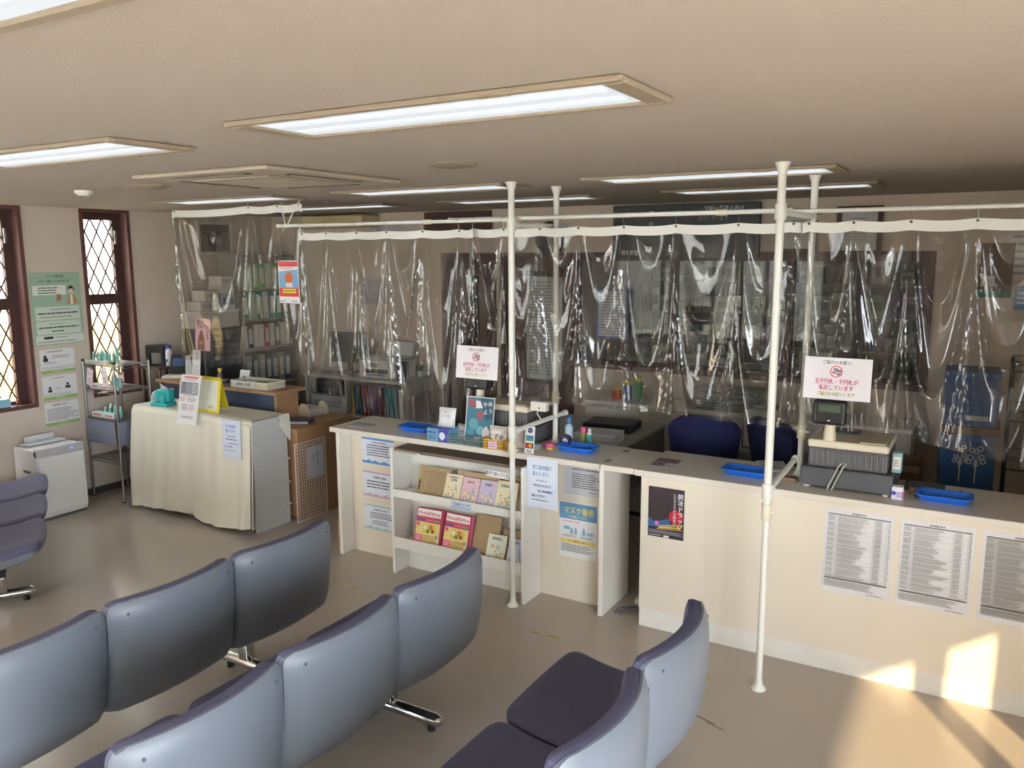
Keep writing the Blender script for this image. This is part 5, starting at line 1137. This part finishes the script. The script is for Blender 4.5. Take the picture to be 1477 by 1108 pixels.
MB().lathe([(.03, 0), (.04, .06), (.036, .06), (.03, .055)], 14).build('pot', P((190, 200, 190)), t, True)
for k in range(12):
    a = k*2.4; mb = MB(); r_ = random.Random(k); L = .07+.05*r_.random(); e = .5+.8*r_.random()
    mb.grid(lambda u, v: (math.cos(a)*(v*L*math.cos(e))-math.sin(a)*(u-.5)*.035*math.sin(v*PI*.95+.1), math.sin(a)*(v*L*math.cos(e))+math.cos(a)*(u-.5)*.035*math.sin(v*PI*.95+.1), .055+v*L*math.sin(e)-.02*v*v), 3, 5)
    mb.build('leaf', P((90, 150, 84)), t, True)
struct('wall_partition', box(-4.62, -4.58, 5.95, 6.4, 0, .80), mat('partition_grey', (176, 172, 164), .6))
t = thing('wall_air_conditioner', 'yellowed wall air conditioner strip high on the back left wall', 'air conditioner', (-5.75, 6.26, 2.36))
rbox(-.6, .45, -.13, .139, 0, .12, b=.015).build('case', P((196, 184, 140)), t); rbox(-.55, .40, -.133, -.128, .015, .03, b=.001, seg=1).build('outlet', P((110, 100, 78)), t)
poster('wall_chart', 'faded printed chart taped on the back wall behind the rod', 'chart', .62, .13, (-5.16, YB-.0005, 2.265), [('l', .05, .1, .95, .9, 5, (130, 130, 150)), ('r', .2, .3, .3, .7, (150, 150, 176))], bg=(196, 192, 190))
poster('wall_chart', 'pale grey printed sheet on the back wall above the monitor', 'chart', .34, .27, (-5.40, YB-.0005, 1.60), [('l', .08, .1, .92, .9, 8, (150, 152, 158))], bg=(176, 176, 178))
poster('hanging_poster', 'red and light blue poster hung on the far-left vinyl sheet edge', 'poster', .205, .31, (-4.47, 4.345, 1.75), [('r', .03, .02, .97, .14, (222, 90, 90)), ('r', .03, .14, .97, .66, (130, 176, 216)), ('p', [(.03, .14), (.97, .14), (.97, .2), (.03, .26)], (232, 232, 236)), ('l', .1, .10, .9, .2, 2, (206, 60, 70)), ('c', .52, .40, .13, (214, 116, 60)), ('r', .36, .52, .68, .62, (222, 226, 232)), ('r', .03, .64, .97, .84, (216, 74, 74)), ('r', .2, .66, .84, .76, (236, 214, 70)), ('l', .25, .68, .8, .74, 1, (90, 80, 40)), ('l', .05, .93, .3, .97, 1, BLK), ('l', .6, .93, .95, .97, 1, BLK)], bg=(234, 234, 236))

# ------------------------------------------------------------------ back wall: board, clock, frames
t = thing('number_board', 'large black waiting number board with white lettering on the back wall', 'board', (-2.19, YB-.053, 2.06))
rbox(-.60, .0, 0, .05, 0, .425, b=.004).build('panel', mat('board_black', (44, 48, 46), .35), t); rbox(.001, .60, 0, .05, 0, .425, b=.004).build('panel', mat('board_black', (44, 48, 46), .35), t)
mb = MB(); mats = []; LT = (206, 208, 202)
draw(mb, [('t', '下記の番号の方は', .77, .12, .115, LT, .80), ('t', 'カウンターまで', .70, .28, .10, (150, 152, 148), .8), ('t', '待ち時間', .13, .90, .11, LT, .8), ('t', '約', .29, .90, .11, (120, 122, 118)), ('t', '分', .42, .88, .14, LT), ('c', .28, .36, .05, (110, 112, 108))], 1.2, .425, mats, -.001)
mb.build('lettering', mats, t)
t = thing('wall_clock', 'round dark-rimmed wall clock behind the rear left pole', 'clock', (-3.39, YB-.001, 2.23), rx=PI/2)
MB().lathe([(.148, 0), (.148, .03), (.13, .04), (.125, .028)], 36).build('rim', mat('clock_rim', (70, 70, 72), .35), t, True)
cyl((0, 0, .002), (0, 0, .022), .126, 36).build('face', P((190, 190, 186)), t)
for k in range(12):
    a = k*PI/6; MB().box(-.004, .004, .10, .118, .0222, .0235).build('hour_mark', M_black, t, rot=(0, 0, a))
for L, a in ((.065, 1.1), (.10, -2.2)): box(-.004, .004, -.015, L, .0245, .026).build('hand', M_black, t, rot=(0, 0, a))
def frame(label, x0, x1, z0, z1, fc, pc, b=.035):
    t = thing('picture_frame', label, 'frame', ((x0+x1)/2, YB-.001, z0)); w, h = x1-x0, z1-z0
    holed('y', -.025, 0, -w/2, w/2, 0, h, [(-w/2+b, w/2-b, b, h-b)]).build('frame', fc, t)
    box(-w/2+b, w/2-b, -.010, -.002, b, h-b).build('mount', P(pc), t)
    mb = MB(); mats = []; draw(mb, [('l', .3, .15, .7, .22, 1, (120, 120, 116)), ('l', .15, .32, .85, .75, 6, (170, 170, 164))], w-2*b, h-2*b, mats, -.0106); o = mb.build('print', mats, t, loc=(0, 0, b)); o['kind'] = 'stuff'
frame('dark brown framed certificate right of the number board', -1.05, -.74, 2.08, 2.43, M_brown, (196, 198, 194))
frame('thin framed pale certificate between the board and the brown frame', -1.46, -1.18, 2.11, 2.40, mat('thin_brown', (96, 72, 62), .5), (190, 192, 190), .02)
poster('glass_notice', 'blue-bordered lined notice taped on the dispensing window', 'notice', .29, .42, (-2.80, YB-.02, 1.385), [('r', .07, .05, .93, .95, (206, 210, 216))]+[('l', .1, .07+k*.058, .9, .10+k*.058, 1, (90, 100, 130), .95) for k in range(15)], bg=(80, 110, 170))
poster('door_notice', 'tall grey lined notice taped on the second dark door', 'notice', .36, .92, (-3.47, YB+.014, .98), [('l', .08, .04, .92, .96, 30, (120, 124, 128), .9)], bg=(170, 174, 176))
# ------------------------------------------------------------------ dispensing room behind the glass
M_dark = mat('dispensary_shelf', (120, 122, 116), .5)
for i, x in enumerate((-2.95, -1.95, -.95)):
    t = thing('medicine_shelf', ['left', 'middle', 'right'][i]+' medicine shelf unit inside the dispensing room', 'shelf', (x+.45, 7.55, 0), group='medicine shelves behind the glass')
    rbox(-.47, -.45, -.15, .15, 0, 2.2, b=.002, seg=1).build('side_panel', M_dark, t); rbox(.45, .47, -.15, .15, 0, 2.2, b=.002, seg=1).build('side_panel', M_dark, t)
    for z in (1.0, 1.28, 1.56, 1.84, 2.12): rbox(-.449, .449, -.15, .15, z-.02, z, b=.002, seg=1).build('board', M_dark, t)
    box(-.449, .449, .13, .149, 0, 2.2).build('back', M_dark, t)
    rg = random.Random(i+40)
    for zi, z in enumerate((1.0, 1.28, 1.56, 1.84)):
        cx = x+.02; n = 0
        while cx < x+.80:
            w_ = rg.uniform(.06, .15); h_ = rg.uniform(.09, .22)
            col, cn = rg.choice([((176, 180, 174), 'white'), ((120, 158, 120), 'pale green'), ((130, 140, 130), 'grey-green'), ((176, 170, 156), 'cream'), ((84, 124, 96), 'green'), ((150, 154, 160), 'pale grey'), ((96, 80, 132), 'violet'), ((90, 84, 80), 'dark')])
            n += 1
            carton('%s medicine carton, %s on the %s board of the %s dispensing shelf' % (cn, ordn[min(n-1, 9)], ['lowest', 'second', 'third', 'top'][zi], ['left', 'middle', 'right'][i]), cx+w_/2, 7.48, z+.0005, w_, .12, h_, col, tuple(int(c*.75) for c in col), 0, 'medicine cartons behind the glass', 'medicine_carton'); cx += w_+.012
t = thing('work_table', 'white work table with paper trays inside the dispensing room', 'table', (-1.8, 6.85, 0))
rbox(-1.2, 1.2, -.25, .25, 1.12, 1.15, b=.003).build('top', M_off, t)
for sx in (-1.15, 1.12):
    for sy in (-.22, .20): box(sx, sx+.03, sy, sy+.03, 0, 1.1195).build('leg', M_steel, t)
for x, w_, h_, c, lb in ((-2.45, .22, .16, (226, 226, 220), 'white open carton on the dispensing work table'), (-2.2, .15, .10, (204, 200, 190), 'small grey carton on the dispensing work table'), (-1.95, .20, .06, (220, 214, 214), 'flat pale pink carton on the dispensing work table'), (-1.2, .25, .18, (206, 206, 200), 'large pale carton at the right of the work table')):
    carton(lb, x, 6.8, 1.1505, w_, .2, h_, c, tuple(int(v*.8) for v in c))
# ------------------------------------------------------------------ office behind the counters
t = thing('drawer_cabinet', 'long low white cabinet under the dispensing window sill', 'cabinet', (-1.45, 6.17, 0))
rbox(-1.40, 1.02, -.20, .21, .04, .90, b=.004).build('body', M_off, t); rbox(-1.41, 1.03, -.215, .215, .9005, .925, b=.003).build('top', M_white, t); rbox(-1.37, 1.0, -.18, .2, 0, .0395, b=.002, seg=1).build('plinth', M_base, t)
for k in range(5):
    x = -1.39+k*.48; d = rbox(x, x+.47, -.212, -.2005, .06, .885, b=.003).build('door', M_off, t); rbox(x+.41, x+.425, -.222, -.2125, .6, .7, b=.002, seg=1).build('handle', M_steel, d)
for i, x in enumerate((-1.83, -1.58)):
    t = thing('paper_tray_stack', ['left', 'right'][i]+' stack of grey paper trays on the low white cabinet', 'paper tray', (x, 6.12, .9255))
    for k in range(4): tr = rbox(-.11, .11, -.14, .14, k*.042, k*.042+.036, b=.003, seg=1).build('tray', P((150, 154, 152)), t); box(-.095, .095, -.1415, -.1402, k*.042+.008, k*.042+.028).build('opening', P((84, 88, 88)), tr)
def chair(label, x, y, rz, col):
    t = thing('office_chair', label, 'chair', (x, y, 0), rz)
    mt = mat('chair_fabric_%d' % col[2], col, .85, bump=.2, bscale=500)
    rbox(-.24, .24, -.23, .23, .44, .52, b=.035, seg=3).build('seat', mt, t)
    def bk(u, v):
        a = (u-.5)*2; q = abs(2*v-1); hw = (.20+.045*v)*(1-.42*max(0, (q-.45)/.55)**2.4); return (a*hw, .22+.05*v-.07*a*a, .66+.20+(v-.5)*.42*(1-.10*a*a))
    mb = MB().grid(bk, 12, 10); n = len(mb.v); o2 = [(x_, y_+.05, z_) for x_, y_, z_ in mb.v]; fs = [f[::-1] for f in mb.f]; mb.add(o2, fs)
    rim = [i for i in range(13)]+[j*13+12 for j in range(1, 11)]+[10*13+i for i in range(11, -1, -1)]+[j*13 for j in range(9, 0, -1)]
    mb.add([], []); mb.f += [(rim[(k+1) % len(rim)], rim[k], n+rim[k], n+rim[(k+1) % len(rim)]) for k in range(len(rim))]; mb.mi += [0]*len(rim)
    mb.build('backrest', mt, t, True)
    rbox(-.03, .03, .24, .27, .40, .70, b=.006).build('back_bracket', M_black, t); rbox(-.03, .03, 0.0, .25, .40, .425, b=.004).build('under_bracket', M_black, t)
    cyl((0, 0, .10), (0, 0, .44), .028, 14).build('column', M_black, t, True)
    for k in range(5):
        a = k*2*PI/5; lg = MB().box(-.02, .02, 0.0, .28, .075, .105).build('leg', M_black, t, rot=(0, 0, a)); MB().lathe([(.001, -.015), (.028, -.015), (.028, .015), (.001, .015)], 14).xf(Matrix.Translation((0, .26, .028)) @ Matrix.Rotation(PI/2, 4, 'Y')).build('caster', M_black, lg, True)
    return t
chair('navy office chair seen from behind the right counter', -1.62, 5.35, PI+.15, (26, 32, 80))
chair('navy office chair half hidden behind the right register', -1.04, 5.40, PI-.7, (26, 32, 74))
t = thing('office_desk', 'grey office desk with papers behind the left counter', 'desk', (-2.55, 5.25, 0))
rbox(-.42, .42, -.62, .66, .775, .80, b=.003).build('top', P((176, 174, 166)), t)
for sx in (-.41, .385):
    for sy in (-.60, .63): box(sx, sx+.025, sy, sy+.025, 0, .7745).build('leg', M_grey, t)
rbox(.40, .415, -.57, .62, .45, .7745, b=.002, seg=1).build('side_panel', P((120, 118, 112)), t)
t = thing('paper_stack', 'pile of white paper on the grey office desk', 'paper', (-2.34, 5.14, .8005), .1)
for k in range(5): box(-.15+.003*(k % 2), .15, -.105, .105+.004*(k % 3), k*.014, k*.014+.013).build('ream', P([(206, 206, 204), (190, 190, 188)][k % 2]), t)
t = thing('laptop_case', 'flat black case lying on the grey office desk', 'case', (-2.42, 5.55, .8005), .1)
rbox(-.19, .19, -.14, .14, 0, .06, b=.012).build('case', M_black, t); rbox(-.06, .06, -.15, -.141, .02, .035, b=.003, seg=1).build('handle', M_grey, t)
t = thing('receipt_printer', 'grey desktop printer behind the rear left pole', 'printer', (-2.75, 4.87, .8005))
rbox(-.16, .16, -.14, .14, 0, .22, b=.015).build('body', P((150, 154, 154)), t); rbox(-.09, .11, -.1425, -.1402, .08, .13, b=.002, seg=1).build('slot', M_black, t); rbox(-.14, .14, -.1, .12, .2205, .25, b=.008).build('lid', P((166, 170, 168)), t)
t = thing('clipboard', 'clipboard with a white sheet leaning on the low cabinet', 'clipboard', (-1.38, 5.80, .72), .3, rx=R(-18))
rbox(-.13, .13, 0, .004, 0, .32, b=.001, seg=1).build('board', P((96, 96, 92)), t); box(-.12, .12, -.0012, -.0002, .01, .28).build('sheet', P((206, 206, 204)), t); rbox(-.04, .04, -.006, 0, .285, .31, b=.001, seg=1).build('clip', M_steel, t)
t = thing('side_table', 'low grey table carrying the leaning clipboard', 'table', (-1.38, 5.84, 0))
rbox(-.3, .3, -.1, .1, .695, .715, b=.003).build('top', M_off, t)
for sx in (-.28, .26): box(sx, sx+.02, -.08, .08, 0, .6945).build('leg', M_grey, t)
# coloured things left of the cabinet
for x, c, lb, h in ((-2.62, (206, 96, 60), 'orange jar on the low white cabinet left of the paper trays', .10), (-2.53, (70, 120, 190), 'blue jar on the low white cabinet left of the paper trays', .16), (-2.44, (84, 150, 90), 'green jar on the low white cabinet left of the paper trays', .20)):
    bottle(lb, x, 6.1, .9255, [(.035, 0), (.04, .005), (.04, h*.8), (.03, h*.85), (.03, h), (.004, h*1.01)], c, (222, 200, 70), 3, 'jar')
# ------------------------------------------------------------------ right end: boxes, board, calendar, rack
def tree_print(t, w, h, y):
    mb = MB(); mats = []; c = (196, 200, 196); E_ = []
    for tx, s in ((.38, .8), (.66, 1.0)):
        E_ += [('r', tx-.012, .45, tx+.012, .9, c)]
        for dx, dy in ((-.1, .42), (.1, .40), (0, .30), (-.07, .28), (.07, .24), (-.13, .5), (.13, .48)): E_ += [('o', tx+dx*s, dy, .05*s, .018, c), ('p', [(tx-.008, .6), (tx+.008, .6), (tx+dx*s, dy)], c)]
    draw(mb, E_, w, h, mats, y); o = mb.build('tree_print', mats, t); o['kind'] = 'stuff'
z = .04
for i, (h_, c, lb) in enumerate(((.30, (34, 74, 124), 'lowest blue carton in the right-hand stack'), (.33, (36, 80, 132), 'blue carton with white tree print, second in the right-hand stack'), (.33, (36, 82, 136), 'blue carton with white tree print, third in the right-hand stack'), (.05, (120, 84, 56), 'flat brown board between the blue cartons'), (.34, (30, 74, 130), 'topmost blue carton in the right-hand stack'))):
    t = thing('storage_carton', lb, 'carton', (-.10+.01*(i % 2), 5.78, z), .03*(i % 3))
    w_ = .30 if i != 3 else .32
    rbox(-w_/2, w_/2, -.16, .16, 0, h_-.002, b=.004, seg=1).build('carton', P(c), t)
    if h_ > .1: box(-w_/2, w_/2, -.1612, -.1602, h_-.035, h_-.004).build('tape', P(tuple(min(255, v+18) for v in c)), t)
    if i in (1, 2): tree_print(t, w_, h_, -.1616)
    if i == 4: box(-.02, .1, -.1612, -.1602, .04, .07).build('label', P((170, 176, 180)), t)
    z += h_
t = thing('carton_dolly', 'low dark dolly under the right-hand carton stack', 'dolly', (-.10, 5.78, 0))
rbox(-.17, .17, -.17, .17, .018, .0395, b=.003).build('board', M_brown, t)
for sx in (-.14, .14):
    for sy in (-.14, .14): cyl((sx, sy, 0), (sx, sy, .018), .012, 8).build('caster', M_black, t)
t = thing('open_carton', 'open brown cardboard box left of the blue cartons', 'carton', (-.50, 5.62, 0))
mb = MB()
for a in ((-.17, .17, -.15, -.145), (-.17, .17, .145, .15), (-.17, -.165, -.145, .145), (.165, .17, -.145, .145)): mb.box(*a, 0, .80)
mb.box(-.165, .165, -.145, .145, .0, .70); mb.build('carton', mat('brown_card', (104, 84, 64), .8), t)
for sg in (-1, 1): MB().box(-.165, .165, -.06, 0, 0, .004).build('flap', mat('brown_card', (1, 1, 1)), t, loc=(0, -.15 if sg < 0 else .15, .80), rot=(0.6 if sg < 0 else PI-.6, 0, 0))
poster('cork_board', 'brown board with a green foot on the right back wall', 'board', .20, .36, (-.03, YB-.0005, 1.80), [('r', 0, .86, 1, 1, (40, 110, 70)), ('r', .1, .6, .5, .8, (190, 190, 184))], bg=(96, 74, 50), th=.01)
poster('wall_calendar', 'pale wall calendar at the right edge of the photo', 'calendar', .26, .36, (.16, YB-.0005, 1.92), [('r', 0, 0, 1, .1, (90, 130, 170)), ('l', .08, .15, .92, .95, 6, (150, 150, 156), .95)], bg=(206, 204, 204))
poster('blue_notice', 'small bright blue notice under the wall calendar', 'notice', .16, .16, (.17, YB-.0005, 1.72), [('l', .1, .2, .9, .8, 3, (190, 206, 222))], bg=(44, 110, 170))
t = thing('wire_shelf_rack', 'dark wire shelf rack at the right edge behind the counter', 'rack', (.36, 5.85, 0))
for sx in (-.25, .25):
    for sy in (-.18, .18): cyl((sx, sy, 0), (sx, sy, 1.45), .010, 8).build('post', M_black, t)
for z in (.5, .8, 1.1, 1.4):
    mb = MB()
    for k in range(14): xx = -.25+k*.5/13; mb.cyl((xx, -.18, z), (xx, .18, z), .002, 5)
    for yy in (-.18, .18): mb.cyl((-.25, yy, z), (.25, yy, z), .004, 6); mb.cyl((-.25, yy, z+.06), (.25, yy, z+.06), .003, 6)
    o = mb.build('wire_shelf', M_black, t)
for z, c, lb in ((.804, (206, 204, 196), 'white carton on the dark wire rack lower shelf'), (1.104, (130, 150, 160), 'grey-blue carton on the dark wire rack upper shelf')): carton(lb, .34, 5.82, z, .3, .22, .18, c, tuple(int(v*.8) for v in c))
